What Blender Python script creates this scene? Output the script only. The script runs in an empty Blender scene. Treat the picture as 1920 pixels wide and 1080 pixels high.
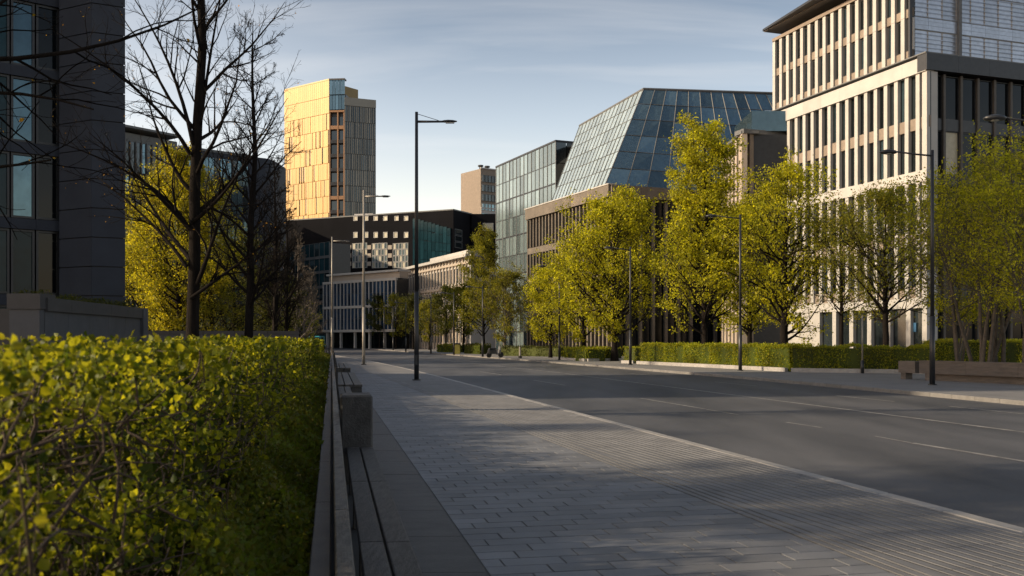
import bpy, math, random
import numpy as np
from mathutils import Vector, Matrix
R_ = math.radians
scn = bpy.context.scene
col = scn.collection
# ------------------------------------------------------------------ camera, sky, sun, exposure
FPX, HZ, CH = 1800.0, 637.0, 1.6          # focal length in photo pixels, horizon row, eye height
cam_d = bpy.data.cameras.new('camera')
cam = bpy.data.objects.new('camera', cam_d); col.objects.link(cam)
cam.location = (0, 0, CH); cam.rotation_euler = (R_(90), 0, 0)
cam_d.sensor_width = 36; cam_d.lens = 36*FPX/1920; cam_d.shift_y = (HZ-540)/1920
cam_d.clip_start = 0.05; cam_d.clip_end = 6000
cam_d.dof.use_dof = True; cam_d.dof.focus_distance = 42; cam_d.dof.aperture_fstop = 5.6
scn.camera = cam
SUN_EL = R_(24); SUN_AZ = R_(262)          # azimuth clockwise from +Y
world = bpy.data.worlds.new('World'); scn.world = world; world.use_nodes = True
wn, wl = world.node_tree.nodes, world.node_tree.links
wn.clear()
def N(nodes, t, **kw):
    n = nodes.new(t)
    for k, v in kw.items():
        if k.startswith('i_'): n.inputs[k[2:]].default_value = v
        else: setattr(n, k, v)
    return n
sky = N(wn, 'ShaderNodeTexSky', sky_type='NISHITA', sun_disc=False)
sky.sun_elevation = SUN_EL; sky.sun_rotation = SUN_AZ; sky.air_density = 1.0; sky.dust_density = 2.0; sky.ozone_density = 1.3
hs = N(wn, 'ShaderNodeHueSaturation'); hs.inputs['Saturation'].default_value = 0.88
wl.new(sky.outputs[0], hs.inputs['Color'])
tc = N(wn, 'ShaderNodeTexCoord'); sep = N(wn, 'ShaderNodeSeparateXYZ'); wl.new(tc.outputs['Generated'], sep.inputs[0])
# height above horizon
ramp = N(wn, 'ShaderNodeValToRGB'); wl.new(sep.outputs['Z'], ramp.inputs[0])
cr = ramp.color_ramp; cr.elements[0].position = 0.0; cr.elements[0].color = (3.5, 2.55, 1.95, 1)
cr.elements[1].position = 0.36; cr.elements[1].color = (0.90, 0.86, 0.82, 1)
e = cr.elements.new(0.12); e.color = (2.75, 2.15, 1.72, 1)
e = cr.elements.new(0.22); e.color = (1.9, 1.62, 1.4, 1)
mulc = N(wn, 'ShaderNodeMix', data_type='RGBA', blend_type='MULTIPLY'); mulc.inputs[0].default_value = 1
wl.new(hs.outputs[0], mulc.inputs[6]); wl.new(ramp.outputs[0], mulc.inputs[7])
# wispy clouds: project the direction on a plane overhead, stretch
dv = N(wn, 'ShaderNodeMath', operation='ADD'); dv.inputs[1].default_value = 0.18; wl.new(sep.outputs['Z'], dv.inputs[0])
cx = N(wn, 'ShaderNodeMath', operation='DIVIDE'); wl.new(sep.outputs['X'], cx.inputs[0]); wl.new(dv.outputs[0], cx.inputs[1])
cy = N(wn, 'ShaderNodeMath', operation='DIVIDE'); wl.new(sep.outputs['Y'], cy.inputs[0]); wl.new(dv.outputs[0], cy.inputs[1])
comb = N(wn, 'ShaderNodeCombineXYZ'); wl.new(cx.outputs[0], comb.inputs[0]); wl.new(cy.outputs[0], comb.inputs[1])
mp = N(wn, 'ShaderNodeMapping'); mp.inputs['Scale'].default_value = (0.42, 1.9, 1); mp.inputs['Rotation'].default_value = (0, 0, R_(-7))
mp.inputs['Location'].default_value = (1.9, 1.35, 0)
wl.new(comb.outputs[0], mp.inputs[0])
nz = N(wn, 'ShaderNodeTexNoise'); nz.inputs['Scale'].default_value = 1.5; nz.inputs['Detail'].default_value = 6; nz.inputs['Roughness'].default_value = 0.52; nz.inputs['Distortion'].default_value = 0.35
wl.new(mp.outputs[0], nz.inputs['Vector'])
cramp = N(wn, 'ShaderNodeValToRGB'); wl.new(nz.outputs[0], cramp.inputs[0])
cramp.color_ramp.elements[0].position = 0.56; cramp.color_ramp.elements[0].color = (0, 0, 0, 1)
cramp.color_ramp.elements[1].position = 0.74; cramp.color_ramp.elements[1].color = (0.24, 0.24, 0.24, 1)
nz2 = N(wn, 'ShaderNodeTexNoise'); nz2.inputs['Scale'].default_value = 1.1; nz2.inputs['Detail'].default_value = 4
mp2 = N(wn, 'ShaderNodeMapping'); mp2.inputs['Scale'].default_value = (0.8, 0.9, 1); mp2.inputs['Location'].default_value = (3.1, 0.4, 0)
wl.new(comb.outputs[0], mp2.inputs[0]); wl.new(mp2.outputs[0], nz2.inputs['Vector'])
# broader veil towards the sun side (left)
lf = N(wn, 'ShaderNodeMapRange'); lf.inputs[1].default_value = -0.10; lf.inputs[2].default_value = -0.5; lf.inputs[3].default_value = 0.0; lf.inputs[4].default_value = 0.55
wl.new(sep.outputs['X'], lf.inputs[0])
veil = N(wn, 'ShaderNodeMath', operation='MULTIPLY'); wl.new(nz2.outputs[0], veil.inputs[0]); wl.new(lf.outputs[0], veil.inputs[1])
mp3 = N(wn, 'ShaderNodeMapping'); mp3.inputs['Scale'].default_value = (0.75, 3.2, 1); mp3.inputs['Rotation'].default_value = (0, 0, R_(-12)); mp3.inputs['Location'].default_value = (5.2, 2.2, 0)
wl.new(comb.outputs[0], mp3.inputs[0])
nz3 = N(wn, 'ShaderNodeTexNoise'); nz3.inputs['Scale'].default_value = 1.3; nz3.inputs['Detail'].default_value = 5; nz3.inputs['Distortion'].default_value = 0.5; wl.new(mp3.outputs[0], nz3.inputs['Vector'])
mr3 = N(wn, 'ShaderNodeMapRange'); mr3.inputs[1].default_value = 0.57; mr3.inputs[2].default_value = 0.78; mr3.inputs[3].default_value = 0.0; mr3.inputs[4].default_value = 0.2; wl.new(nz3.outputs[0], mr3.inputs[0])
ca = N(wn, 'ShaderNodeMath', operation='ADD', use_clamp=True); wl.new(cramp.outputs[0], ca.inputs[0]); wl.new(mr3.outputs[0], ca.inputs[1])
cs = N(wn, 'ShaderNodeMath', operation='ADD', use_clamp=True); wl.new(ca.outputs[0], cs.inputs[0]); wl.new(veil.outputs[0], cs.inputs[1])
cmix = N(wn, 'ShaderNodeMix', data_type='RGBA'); wl.new(cs.outputs[0], cmix.inputs[0])
wl.new(mulc.outputs[2], cmix.inputs[6]); cmix.inputs[7].default_value = (7.6, 7.3, 7.0, 1)
bg = N(wn, 'ShaderNodeBackground'); bg.inputs['Strength'].default_value = 0.12
wl.new(cmix.outputs[2], bg.inputs[0])
wo = N(wn, 'ShaderNodeOutputWorld'); wl.new(bg.outputs[0], wo.inputs[0])
sd = bpy.data.lights.new('sun', 'SUN'); sd.energy = 5.0; sd.angle = R_(0.9); sd.color = (1.0, 0.80, 0.55)
sun = bpy.data.objects.new('sun', sd); col.objects.link(sun)
sv = Vector((math.sin(SUN_AZ)*math.cos(SUN_EL), math.cos(SUN_AZ)*math.cos(SUN_EL), math.sin(SUN_EL)))
sun.rotation_euler = sv.to_track_quat('Z', 'Y').to_euler(); sun.location = (-40, -10, 60)
scn.view_settings.view_transform = 'Standard'; scn.view_settings.look = 'None'
scn.view_settings.exposure = 0.35; scn.view_settings.gamma = 1; scn.view_settings.use_curve_mapping = False

# ------------------------------------------------------------------ materials
def mat(name, c, rough=0.7, metal=0.0, var=0.15, scale=3.0, bump=0.0, bscale=40, stretch=None, spec=0.5, objvar=0.0, dirt=None, c2=None, wave=0.0, wscale=0.4):
    m = bpy.data.materials.new(name); m.use_nodes = True
    n, l = m.node_tree.nodes, m.node_tree.links
    b = n['Principled BSDF']; b.inputs['Roughness'].default_value = rough; b.inputs['Metallic'].default_value = metal
    b.inputs['Specular IOR Level'].default_value = spec
    t = N(n, 'ShaderNodeTexCoord'); mpn = N(n, 'ShaderNodeMapping'); l.new(t.outputs['Object'], mpn.inputs[0])
    g = N(n, 'ShaderNodeNewGeometry')
    l.new(g.outputs['Position'], mpn.inputs[0])
    if stretch: mpn.inputs['Scale'].default_value = stretch
    z = N(n, 'ShaderNodeTexNoise'); z.inputs['Scale'].default_value = scale; z.inputs['Detail'].default_value = 6; z.inputs['Roughness'].default_value = 0.6
    l.new(mpn.outputs[0], z.inputs['Vector'])
    r = N(n, 'ShaderNodeMapRange'); r.inputs[1].default_value = 0.3; r.inputs[2].default_value = 0.7; r.inputs[3].default_value = 0; r.inputs[4].default_value = 1
    l.new(z.outputs[0], r.inputs[0])
    mx = N(n, 'ShaderNodeMix', data_type='RGBA'); l.new(r.outputs[0], mx.inputs[0])
    hi = c2 if c2 else tuple(min(1, v*(1+var)) for v in c)
    lo = tuple(v*(1-var) for v in c)
    mx.inputs[6].default_value = (*lo, 1); mx.inputs[7].default_value = (*hi, 1)
    out = mx.outputs[2]
    if objvar:
        oi = N(n, 'ShaderNodeObjectInfo'); mr = N(n, 'ShaderNodeMapRange')
        mr.inputs[3].default_value = 1-objvar; mr.inputs[4].default_value = 1+objvar
        g2 = N(n, 'ShaderNodeMath', operation='ADD'); l.new(oi.outputs['Random'], g2.inputs[0]); l.new(g.outputs['Random Per Island'], g2.inputs[1])
        fr = N(n, 'ShaderNodeMath', operation='FRACT'); l.new(g2.outputs[0], fr.inputs[0])
        l.new(fr.outputs[0], mr.inputs[0])
        v = N(n, 'ShaderNodeVectorMath', operation='SCALE'); l.new(out, v.inputs[0]); l.new(mr.outputs[0], v.inputs['Scale'])
        out = v.outputs[0]
    l.new(out, b.inputs['Base Color'])
    last = None
    if bump:
        z2 = N(n, 'ShaderNodeTexNoise'); z2.inputs['Scale'].default_value = bscale; z2.inputs['Detail'].default_value = 4
        l.new(mpn.outputs[0], z2.inputs['Vector'])
        bp = N(n, 'ShaderNodeBump'); bp.inputs['Strength'].default_value = bump; bp.inputs['Distance'].default_value = 0.02
        l.new(z2.outputs[0], bp.inputs['Height']); l.new(bp.outputs[0], b.inputs['Normal']); last = bp
    if wave:
        z3 = N(n, 'ShaderNodeTexNoise'); z3.inputs['Scale'].default_value = wscale; z3.inputs['Detail'].default_value = 1
        l.new(g.outputs['Position'], z3.inputs['Vector'])
        bp = N(n, 'ShaderNodeBump'); bp.inputs['Strength'].default_value = 1; bp.inputs['Distance'].default_value = wave
        l.new(z3.outputs[0], bp.inputs['Height']); l.new(bp.outputs[0], b.inputs['Normal'])
    return m
def leafmat(name, c, tr, var=0.35, trans=0.5, warm=None):
    m = bpy.data.materials.new(name); m.use_nodes = True
    n, l = m.node_tree.nodes, m.node_tree.links
    b = n['Principled BSDF']; b.inputs['Roughness'].default_value = 0.5; b.inputs['Specular IOR Level'].default_value = 0.18
    g = N(n, 'ShaderNodeNewGeometry'); ra = N(n, 'ShaderNodeValToRGB'); l.new(g.outputs['Random Per Island'], ra.inputs[0])
    w = warm or tuple(v*f for v, f in zip(c, (1.6, 1.15, 1.0)))
    ra.color_ramp.elements[0].color = (*[v*(1-var) for v in c], 1); ra.color_ramp.elements[1].color = (*w, 1)
    z = N(n, 'ShaderNodeTexNoise'); z.inputs['Scale'].default_value = 0.7; l.new(g.outputs['Position'], z.inputs['Vector'])
    mr = N(n, 'ShaderNodeMapRange'); mr.inputs[1].default_value = 0.35; mr.inputs[2].default_value = 0.65; mr.inputs[3].default_value = 0.72; mr.inputs[4].default_value = 1.25
    l.new(z.outputs[0], mr.inputs[0])
    v = N(n, 'ShaderNodeVectorMath', operation='SCALE'); l.new(ra.outputs[0], v.inputs[0]); l.new(mr.outputs[0], v.inputs['Scale'])
    l.new(v.outputs[0], b.inputs['Base Color'])
    t = N(n, 'ShaderNodeBsdfTranslucent')
    f = N(n, 'ShaderNodeVectorMath', operation='MULTIPLY'); l.new(v.outputs[0], f.inputs[0]); f.inputs[1].default_value = tuple(a/b_ for a, b_ in zip(tr, c))
    l.new(f.outputs[0], t.inputs[0])
    ms = N(n, 'ShaderNodeMixShader'); ms.inputs[0].default_value = trans
    l.new(b.outputs[0], ms.inputs[1]); l.new(t.outputs[0], ms.inputs[2]); l.new(ms.outputs[0], n['Material Output'].inputs[0])
    return m
M = {}
M['asphalt'] = mat('asphalt', (0.064, 0.068, 0.078), 0.62, var=0.42, scale=0.5, stretch=(1, .22, 1), bump=0.35, bscale=60, c2=(0.098, 0.100, 0.108), spec=0.3)
M['ground'] = mat('ground_stone', (0.11, 0.105, 0.10), 0.8, scale=0.3, bump=0.15)
M['paving'] = mat('pale_paving', (0.155, 0.153, 0.155), 0.75, scale=0.6, bump=0.15)
M['paver'] = mat('paver_stone', (0.140, 0.144, 0.155), 0.62, scale=1.1, var=0.2, bump=0.25, bscale=70, objvar=0.17)
M['rib'] = mat('ribbed_stone', (0.150, 0.150, 0.155), 0.62, scale=1.3, var=0.2, bump=0.2, bscale=70, objvar=0.06)
M['joint'] = mat('joint_sand', (0.075, 0.073, 0.072), 0.9, bump=0.2)
M['kerb'] = mat('kerb_granite', (0.27, 0.26, 0.25), 0.6, scale=6, bump=0.2, bscale=120, objvar=0.1)
M['darkstone'] = mat('dark_granite', (0.036, 0.033, 0.032), 0.55, scale=2.2, var=0.45, bump=0.35, bscale=60, objvar=0.14, stretch=(1, 3, 1))
M['blockstone'] = mat('block_granite', (0.042, 0.041, 0.041), 0.7, scale=7, var=0.45, bump=0.5, bscale=45)
M['wood'] = mat('grey_wood', (0.052, 0.047, 0.044), 0.6, scale=5, var=0.65, bump=0.7, bscale=30, stretch=(9, 1.0, 9), objvar=0.25)
M['wood2'] = mat('weathered_wood', (0.085, 0.078, 0.07), 0.6, scale=5, var=0.65, bump=0.6, bscale=30, stretch=(6, 1.2, 3), objvar=0.25)
M['paint'] = mat('road_paint', (0.24, 0.235, 0.23), 0.6, scale=3, var=0.6, c2=(0.3, 0.29, 0.28))
M['soil'] = mat('soil', (0.03, 0.022, 0.015), 0.9, scale=8, bump=0.6)
M['bark'] = mat('bark', (0.011, 0.009, 0.008), 0.95, spec=0.1, scale=6, var=0.4, bump=0.8, bscale=25, stretch=(3, 3, .5))
M['bark_pale'] = mat('bark_pale', (0.07, 0.058, 0.046), 0.85, scale=6, var=0.4, bump=0.6, bscale=25)
M['twig'] = mat('hedge_twig', (0.045, 0.028, 0.018), 0.8, scale=20, var=0.4)
M['leaf_hedge'] = leafmat('leaf_hedge', (0.038, 0.075, 0.006), (0.135, 0.21, 0.008), var=0.55, trans=0.5, warm=(0.15, 0.175, 0.012))
M['leaf_low'] = leafmat('leaf_low', (0.15, 0.2, 0.018), (0.3, 0.4, 0.02), trans=0.35, warm=(0.10, 0.085, 0.014))
M['leaf_yellow'] = leafmat('leaf_yellow', (0.165, 0.185, 0.012), (0.53, 0.56, 0.016), trans=0.5, warm=(0.30, 0.285, 0.018))
M['leaf_gold'] = leafmat('leaf_gold', (0.15, 0.17, 0.012), (0.42, 0.44, 0.016), trans=0.5, warm=(0.28, 0.25, 0.016))
M['leaf_green'] = leafmat('leaf_green', (0.10, 0.13, 0.014), (0.27, 0.31, 0.02), trans=0.42, warm=(0.18, 0.17, 0.016))
M['leaf_dark'] = leafmat('leaf_dark', (0.04, 0.058, 0.011), (0.10, 0.13, 0.015), trans=0.35)
M['leaf_box'] = leafmat('leaf_box', (0.19, 0.26, 0.014), (0.38, 0.48, 0.016), trans=0.35, warm=(0.27, 0.25, 0.014))
M['bud'] = leafmat('bud', (0.28, 0.2, 0.02), (0.5, 0.34, 0.03), trans=0.5)
M['pole_dark'] = mat('pole_dark', (0.028, 0.03, 0.034), 0.4, metal=0.3, scale=4)
M['pole_grey'] = mat('pole_grey', (0.24, 0.225, 0.20), 0.45, metal=0.2, scale=3)
M['lens'] = mat('lamp_lens', (0.5, 0.5, 0.48), 0.2)
M['black'] = mat('black_rubber', (0.012, 0.012, 0.013), 0.6)
M['chrome'] = mat('brushed_metal', (0.4, 0.4, 0.4), 0.3, metal=0.9)
M['glass_dark'] = mat('glass_dark', (0.03, 0.04, 0.045), 0.06, metal=0.55, spec=0.9, objvar=0.5, wave=0.02, wscale=0.35)
M['glass_deep'] = mat('glass_deep', (0.005, 0.007, 0.009), 0.08, metal=0.0, spec=0.2, objvar=0.5, wave=0.02, wscale=0.35)
M['glass_teal'] = mat('glass_teal', (0.10, 0.16, 0.19), 0.07, metal=0.8, spec=0.9, objvar=0.3, wave=0.03, wscale=0.3)
M['glass_pale'] = mat('glass_pale', (0.20, 0.26, 0.27), 0.12, metal=0.5, spec=0.9, objvar=0.4, wave=0.03, wscale=0.35)
M['glass_blue'] = mat('glass_blue', (0.016, 0.04, 0.085), 0.08, metal=0.35, spec=0.8, objvar=0.4, wave=0.02)
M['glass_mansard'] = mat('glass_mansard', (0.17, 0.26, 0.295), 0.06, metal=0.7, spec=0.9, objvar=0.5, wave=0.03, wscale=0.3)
M['glass_smoke'] = mat('glass_smoke', (0.36, 0.40, 0.47), 0.3, metal=0.45, spec=0.8, objvar=0.12, wave=0.02)
M['glass_night'] = mat('glass_night', (0.010, 0.034, 0.045), 0.15, metal=0.0, spec=0.15, objvar=0.25, wave=0.02)
M['glass_mansard_lit'] = mat('glass_mansard_lit', (0.42, 0.52, 0.55), 0.15, metal=0.35, spec=0.9, objvar=0.16, wave=0.03, wscale=0.3)  # paler copy of the mansard glass, sunlit brightness put into its colour
M['column'] = mat('column_bronze', (0.06, 0.052, 0.045), 0.6)
M['glass_officeteal'] = mat('glass_officeteal', (0.05, 0.09, 0.11), 0.07, metal=0.7, spec=0.8, objvar=0.3, wave=0.02)
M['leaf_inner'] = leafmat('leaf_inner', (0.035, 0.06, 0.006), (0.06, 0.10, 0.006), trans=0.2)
M['lit_blind'] = mat('pale_lit_blind', (0.42, 0.38, 0.27), 0.5, spec=0.8, objvar=0.3)  # warm pane colour stands in for light from inside
M['white_stone'] = mat('white_stone', (0.36, 0.352, 0.338), 0.6, scale=0.8, var=0.08, objvar=0.05, bump=0.05)
M['tan_stone'] = mat('tan_stone', (0.185, 0.15, 0.12), 0.7, scale=1.5, var=0.15, objvar=0.12)
M['metal_dark'] = mat('metal_dark', (0.03, 0.032, 0.036), 0.4, metal=0.4)
M['metal_grey'] = mat('metal_grey', (0.105, 0.11, 0.115), 0.6, metal=0.1)
M['soffit'] = mat('soffit', (0.14, 0.12, 0.105), 0.6, stretch=(1, 4, 1), scale=1)
M['brown'] = mat('brown_precast', (0.115, 0.097, 0.078), 0.75, scale=0.8, var=0.25, objvar=0.12, bump=0.1)
M['charcoal'] = mat('charcoal_clad', (0.0065, 0.0065, 0.0085), 0.9, spec=0.1, scale=0.3, var=0.2)
M['beige'] = mat('beige_stone', (0.34, 0.29, 0.24), 0.7, scale=0.3, var=0.1)
M['palewall'] = mat('pale_wall', (0.36, 0.35, 0.34), 0.7, scale=0.3, var=0.1)
M['gold'] = mat('gold_panel', (0.34, 0.212, 0.058), 0.5, metal=0.12, scale=0.2, var=0.08, objvar=0.10)
M['gold_dark'] = mat('gold_dark', (0.16, 0.105, 0.03), 0.4, metal=0.3)
M['bronze'] = mat('bronze_panel', (0.20, 0.19, 0.165), 0.4, metal=0.4, scale=0.2, var=0.1, objvar=0.22)
M['copper'] = mat('copper_frame', (0.30, 0.17, 0.09), 0.5, metal=0.3)
M['slate'] = mat('slate_panel', (0.034, 0.040, 0.054), 0.7, spec=0.25, scale=0.9, var=0.12, objvar=0.06, bump=0.08)
M['concrete'] = mat('concrete', (0.066, 0.071, 0.082), 0.75, scale=1.5, var=0.15, bump=0.15)
M['capstone'] = mat('capstone', (0.045, 0.045, 0.048), 0.7, scale=2)
M['turq'] = mat('turquoise_paint', (0.03, 0.22, 0.26), 0.35)
M['blue_sign'] = mat('blue_sign', (0.03, 0.10, 0.2), 0.4)
M['yellow_bin'] = mat('olive_bin', (0.20, 0.18, 0.03), 0.5)
M['red'] = mat('red_paint', (0.4, 0.02, 0.015), 0.4)
M['timber_wall'] = mat('planter_timber', (0.095, 0.078, 0.066), 0.7, scale=2, var=0.3, bump=0.3, bscale=30, stretch=(1, 1, 6), objvar=0.1)

# ------------------------------------------------------------------ helpers
def gp(px, py, z=0.0):                       # photo pixel -> point on the level z
    d = (CH-z)*FPX/(py-HZ); return Vector(((px-960)/FPX*d, d, z))
def at(px, py, d):                           # photo pixel at a known distance
    return Vector(((px-960)/FPX*d, d, CH+(HZ-py)/FPX*d))
def px_x(px, d): return (px-960)/FPX*d
def prop(o, label=None, cat=None, group=None, kind=None):
    if label: o['label'] = label
    if cat: o['category'] = cat
    if group: o['group'] = group
    if kind: o['kind'] = kind
    return o
def thing(name, label, cat, loc=(0, 0, 0), group=None, rz=0):
    o = bpy.data.objects.new(name, None); col.objects.link(o); o.location = loc; o.rotation_euler = (0, 0, rz)
    o.empty_display_size = 0.3
    return prop(o, label, cat, group)
def link(name, me, parent=None, loc=(0, 0, 0), rz=0):
    o = bpy.data.objects.new(name, me); col.objects.link(o); o.location = loc; o.rotation_euler = (0, 0, rz)
    if parent: o.parent = parent
    return o
def mesh_np(name, V, F, material, smooth=False):
    """V (n,3); F (m,k) constant k"""
    me = bpy.data.meshes.new(name); V = np.asarray(V, dtype=np.float32); F = np.asarray(F, dtype=np.int32)
    m, k = F.shape
    me.vertices.add(len(V)); me.vertices.foreach_set('co', V.ravel())
    me.loops.add(m*k); me.loops.foreach_set('vertex_index', F.ravel())
    me.polygons.add(m); me.polygons.foreach_set('loop_start', np.arange(0, m*k, k, dtype=np.int32)); me.polygons.foreach_set('loop_total', np.full(m, k, dtype=np.int32))
    if smooth: me.polygons.foreach_set('use_smooth', np.ones(m, dtype=bool))
    me.update(calc_edges=True); me.materials.append(material); return me
class MB:
    def __init__(s): s.v = []; s.f = []
    def add(s, vs, fs):
        b = len(s.v); s.v += [tuple(v) for v in vs]; s.f += [tuple(i+b for i in f) for f in fs]; return s
    def box(s, x0, x1, y0, y1, z0, z1, T=None):
        vs = [(x0, y0, z0), (x1, y0, z0), (x1, y1, z0), (x0, y1, z0), (x0, y0, z1), (x1, y0, z1), (x1, y1, z1), (x0, y1, z1)]
        if T: vs = [T(v) for v in vs]
        return s.add(vs, [(0, 3, 2, 1), (4, 5, 6, 7), (0, 1, 5, 4), (1, 2, 6, 5), (2, 3, 7, 6), (3, 0, 4, 7)])
    def chbox(s, x0, x1, y0, y1, z0, z1, c=0.01, T=None):   # box with a chamfered top and vertical edges
        def ring(i, z): return [(x0+i+c, y0+i, z), (x1-i-c, y0+i, z), (x1-i, y0+i+c, z), (x1-i, y1-i-c, z), (x1-i-c, y1-i, z), (x0+i+c, y1-i, z), (x0+i, y1-i-c, z), (x0+i, y0+i+c, z)]
        vs = ring(0, z0)+ring(0, z1-c)+ring(c, z1)
        if T: vs = [T(v) for v in vs]
        fs = [tuple(range(7, -1, -1)), tuple(range(16, 24))]
        for r in (0, 8):
            for i in range(8): fs.append((r+i, r+(i+1) % 8, r+8+(i+1) % 8, r+8+i))
        return s.add(vs, fs)
    def prism(s, pts, z0, z1):
        n = len(pts); vs = [(p[0], p[1], z0) for p in pts]+[(p[0], p[1], z1) for p in pts]
        return s.add(vs, [tuple(range(n-1, -1, -1)), tuple(range(n, 2*n))]+[(i, (i+1) % n, n+(i+1) % n, n+i) for i in range(n)])
    def tube(s, pts, rad, n=8, cap=True):
        pts = [Vector(p) for p in pts]; rad = rad if isinstance(rad, (list, tuple)) else [rad]*len(pts)
        vs = []; ref = None
        for i, p in enumerate(pts):
            t = (pts[min(i+1, len(pts)-1)]-pts[max(i-1, 0)]).normalized()
            if ref is None: ref = Vector((1, 0, 0)) if abs(t.x) < 0.8 else Vector((0, 1, 0))
            u = (ref-t*ref.dot(t)).normalized(); w = t.cross(u); ref = u
            vs += [tuple(p+(u*math.cos(2*math.pi*k/n)+w*math.sin(2*math.pi*k/n))*rad[i]) for k in range(n)]
        fs = []
        for i in range(len(pts)-1):
            for k in range(n): fs.append((i*n+k, i*n+(k+1) % n, (i+1)*n+(k+1) % n, (i+1)*n+k))
        if cap: fs += [tuple(range(n-1, -1, -1)), tuple(range((len(pts)-1)*n, len(pts)*n))]
        return s.add(vs, fs)
    def mesh(s, name, material, smooth=False):
        me = bpy.data.meshes.new(name); me.from_pydata(s.v, [], s.f); me.materials.append(material)
        if smooth: me.polygons.foreach_set('use_smooth', [True]*len(me.polygons))
        me.update(); return me
    def obj(s, name, material, parent=None, loc=(0, 0, 0), rz=0, smooth=False):
        return link(name, s.mesh(name, material, smooth), parent, loc, rz)
class Face:                                  # a facade seen from outside: L is its left end, R its right end; +v goes into the building
    def __init__(s, L, R, base=(0, 0)):
        s.L = Vector((L[0], L[1], 0)); s.R = Vector((R[0], R[1], 0)); d = s.R-s.L; s.len = d.length; s.u = d.normalized()
        s.n = Vector((-s.u.y, s.u.x, 0)); s.ang = math.atan2(d.y, d.x)
    def p(s, u, v, z): return s.L+s.u*u+s.n*v+Vector((0, 0, z))
    def T(s, off=Vector((0, 0, 0))): return lambda q: tuple(s.p(q[0], q[1], q[2])-off)
_mc = {}
def put(name, parent, F, u, v, z, du, dv, dz, m):
    key = (name, round(du, 2), round(dv, 2), round(dz, 2), m.name)
    if key not in _mc: _mc[key] = MB().box(0, du, 0, dv, 0, dz).mesh(name, m)
    return link(name, _mc[key], parent, F.p(u, v, z)-parent.location, F.ang)
def sub(name, po, x, y, z, dx, dy, dz, m):
    key = (name, round(dx, 2), round(dy, 2), round(dz, 2), m.name)
    if key not in _mc: _mc[key] = MB().box(0, dx, 0, dy, 0, dz).mesh(name, m)
    return link(name, _mc[key], po, (x, y, z))
def window(parent, F, u, v, z, w, h, frame, glass, t=0.06, dv=0.12, name='window', trans=None):
    key = ('win', name, round(w, 2), round(h, 2), frame.name, t)
    if key not in _mc:
        b = MB(); b.box(0, t, 0, dv, 0, h); b.box(w-t, w, 0, dv, 0, h); b.box(t, w-t, 0, dv, 0, t); b.box(t, w-t, 0, dv, h-t, h)
        if trans: b.box(t, w-t, 0.01, dv-.01, trans*h, trans*h+t)
        _mc[key] = b.mesh(name, frame)
    o = link(name, _mc[key], parent, F.p(u, v, z)-parent.location, F.ang)
    sub('pane', o, t-.005, dv*0.5, t-.005, w-2*t+.01, 0.02, h-2*t+.01, glass)
    return o

# vectorised branches and leaves ------------------------------------------------
def norm(a): return a/np.maximum(np.linalg.norm(a, axis=-1, keepdims=True), 1e-9)
def tubes(P, Rr, S):
    """P (B,N,3) R (B,N) -> V,F"""
    B, Nn, _ = P.shape
    T = np.empty_like(P); T[:, 1:-1] = P[:, 2:]-P[:, :-2]; T[:, 0] = P[:, 1]-P[:, 0]; T[:, -1] = P[:, -1]-P[:, -2]; T = norm(T)
    ref = np.zeros((B, 1, 3)); m = np.abs(T[:, :1, 2]) > 0.8
    ref[..., 0] = np.where(m, 1, 0); ref[..., 2] = np.where(m, 0, 1)
    U = norm(np.cross(T, np.broadcast_to(ref, T.shape))); W = np.cross(T, U)
    a = np.arange(S)*2*np.pi/S
    V = P[:, :, None]+(U[:, :, None]*np.cos(a)[None, None, :, None]+W[:, :, None]*np.sin(a)[None, None, :, None])*Rr[:, :, None, None]
    i = np.arange(Nn-1)[:, None]; k = np.arange(S)[None]; k2 = (k+1) % S
    f = np.stack([i*S+k, i*S+k2, (i+1)*S+k2, (i+1)*S+k], -1).reshape(-1, 4)
    F = (f[None]+(np.arange(B)*Nn*S)[:, None, None]).reshape(-1, 4)
    return V.reshape(-1, 3), F
def spawn(rng, P, Rr, L, m, t0, t1, ang, ratio, Nn, up, wob, rend, rscale=0.6, prof=None, regular=False):
    B, Np, _ = P.shape
    t = t0+(t1-t0)*((np.arange(m)[None]+rng.random((B, m)))/m)
    f = t*(Np-1); i = np.minimum(f.astype(int), Np-2); fr = (f-i)[..., None]
    bi = np.arange(B)[:, None]
    p = P[bi, i]*(1-fr)+P[bi, i+1]*fr; T = norm(P[bi, i+1]-P[bi, i]); r = Rr[bi, i]*(1-fr[..., 0])+Rr[bi, i+1]*fr[..., 0]
    ref = np.zeros_like(T); mm = np.abs(T[..., 2]) > 0.8; ref[..., 0] = mm; ref[..., 2] = ~mm
    U = norm(np.cross(T, ref)); W = np.cross(T, U)
    ph = (np.arange(m)[None]*2.4+rng.random((B, 1))*6.28+rng.normal(0, .35, (B, m))) if regular else rng.random((B, m))*6.28
    a = ang+rng.normal(0, .15, (B, m))
    D = norm(T*np.cos(a)[..., None]+(U*np.cos(ph)[..., None]+W*np.sin(ph)[..., None])*np.sin(a)[..., None])
    ln = L[:, None]*ratio*(1-0.45*t if prof is None else prof(t))*rng.uniform(.7, 1.2, (B, m))
    pts = [p]; d = D
    for n in range(1, Nn):
        d = norm(d+np.array([0, 0, up])/(Nn-1)+rng.normal(0, wob, d.shape))
        pts.append(pts[-1]+d*(ln/(Nn-1))[..., None])
    Q = np.stack(pts, 2).reshape(B*m, Nn, 3)
    r0 = np.maximum(r*rscale, rend).reshape(-1)
    RR = r0[:, None]*(1-np.linspace(0, 1, Nn))[None]+rend*np.linspace(0, 1, Nn)[None]
    return Q, RR, ln.reshape(-1)
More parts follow.
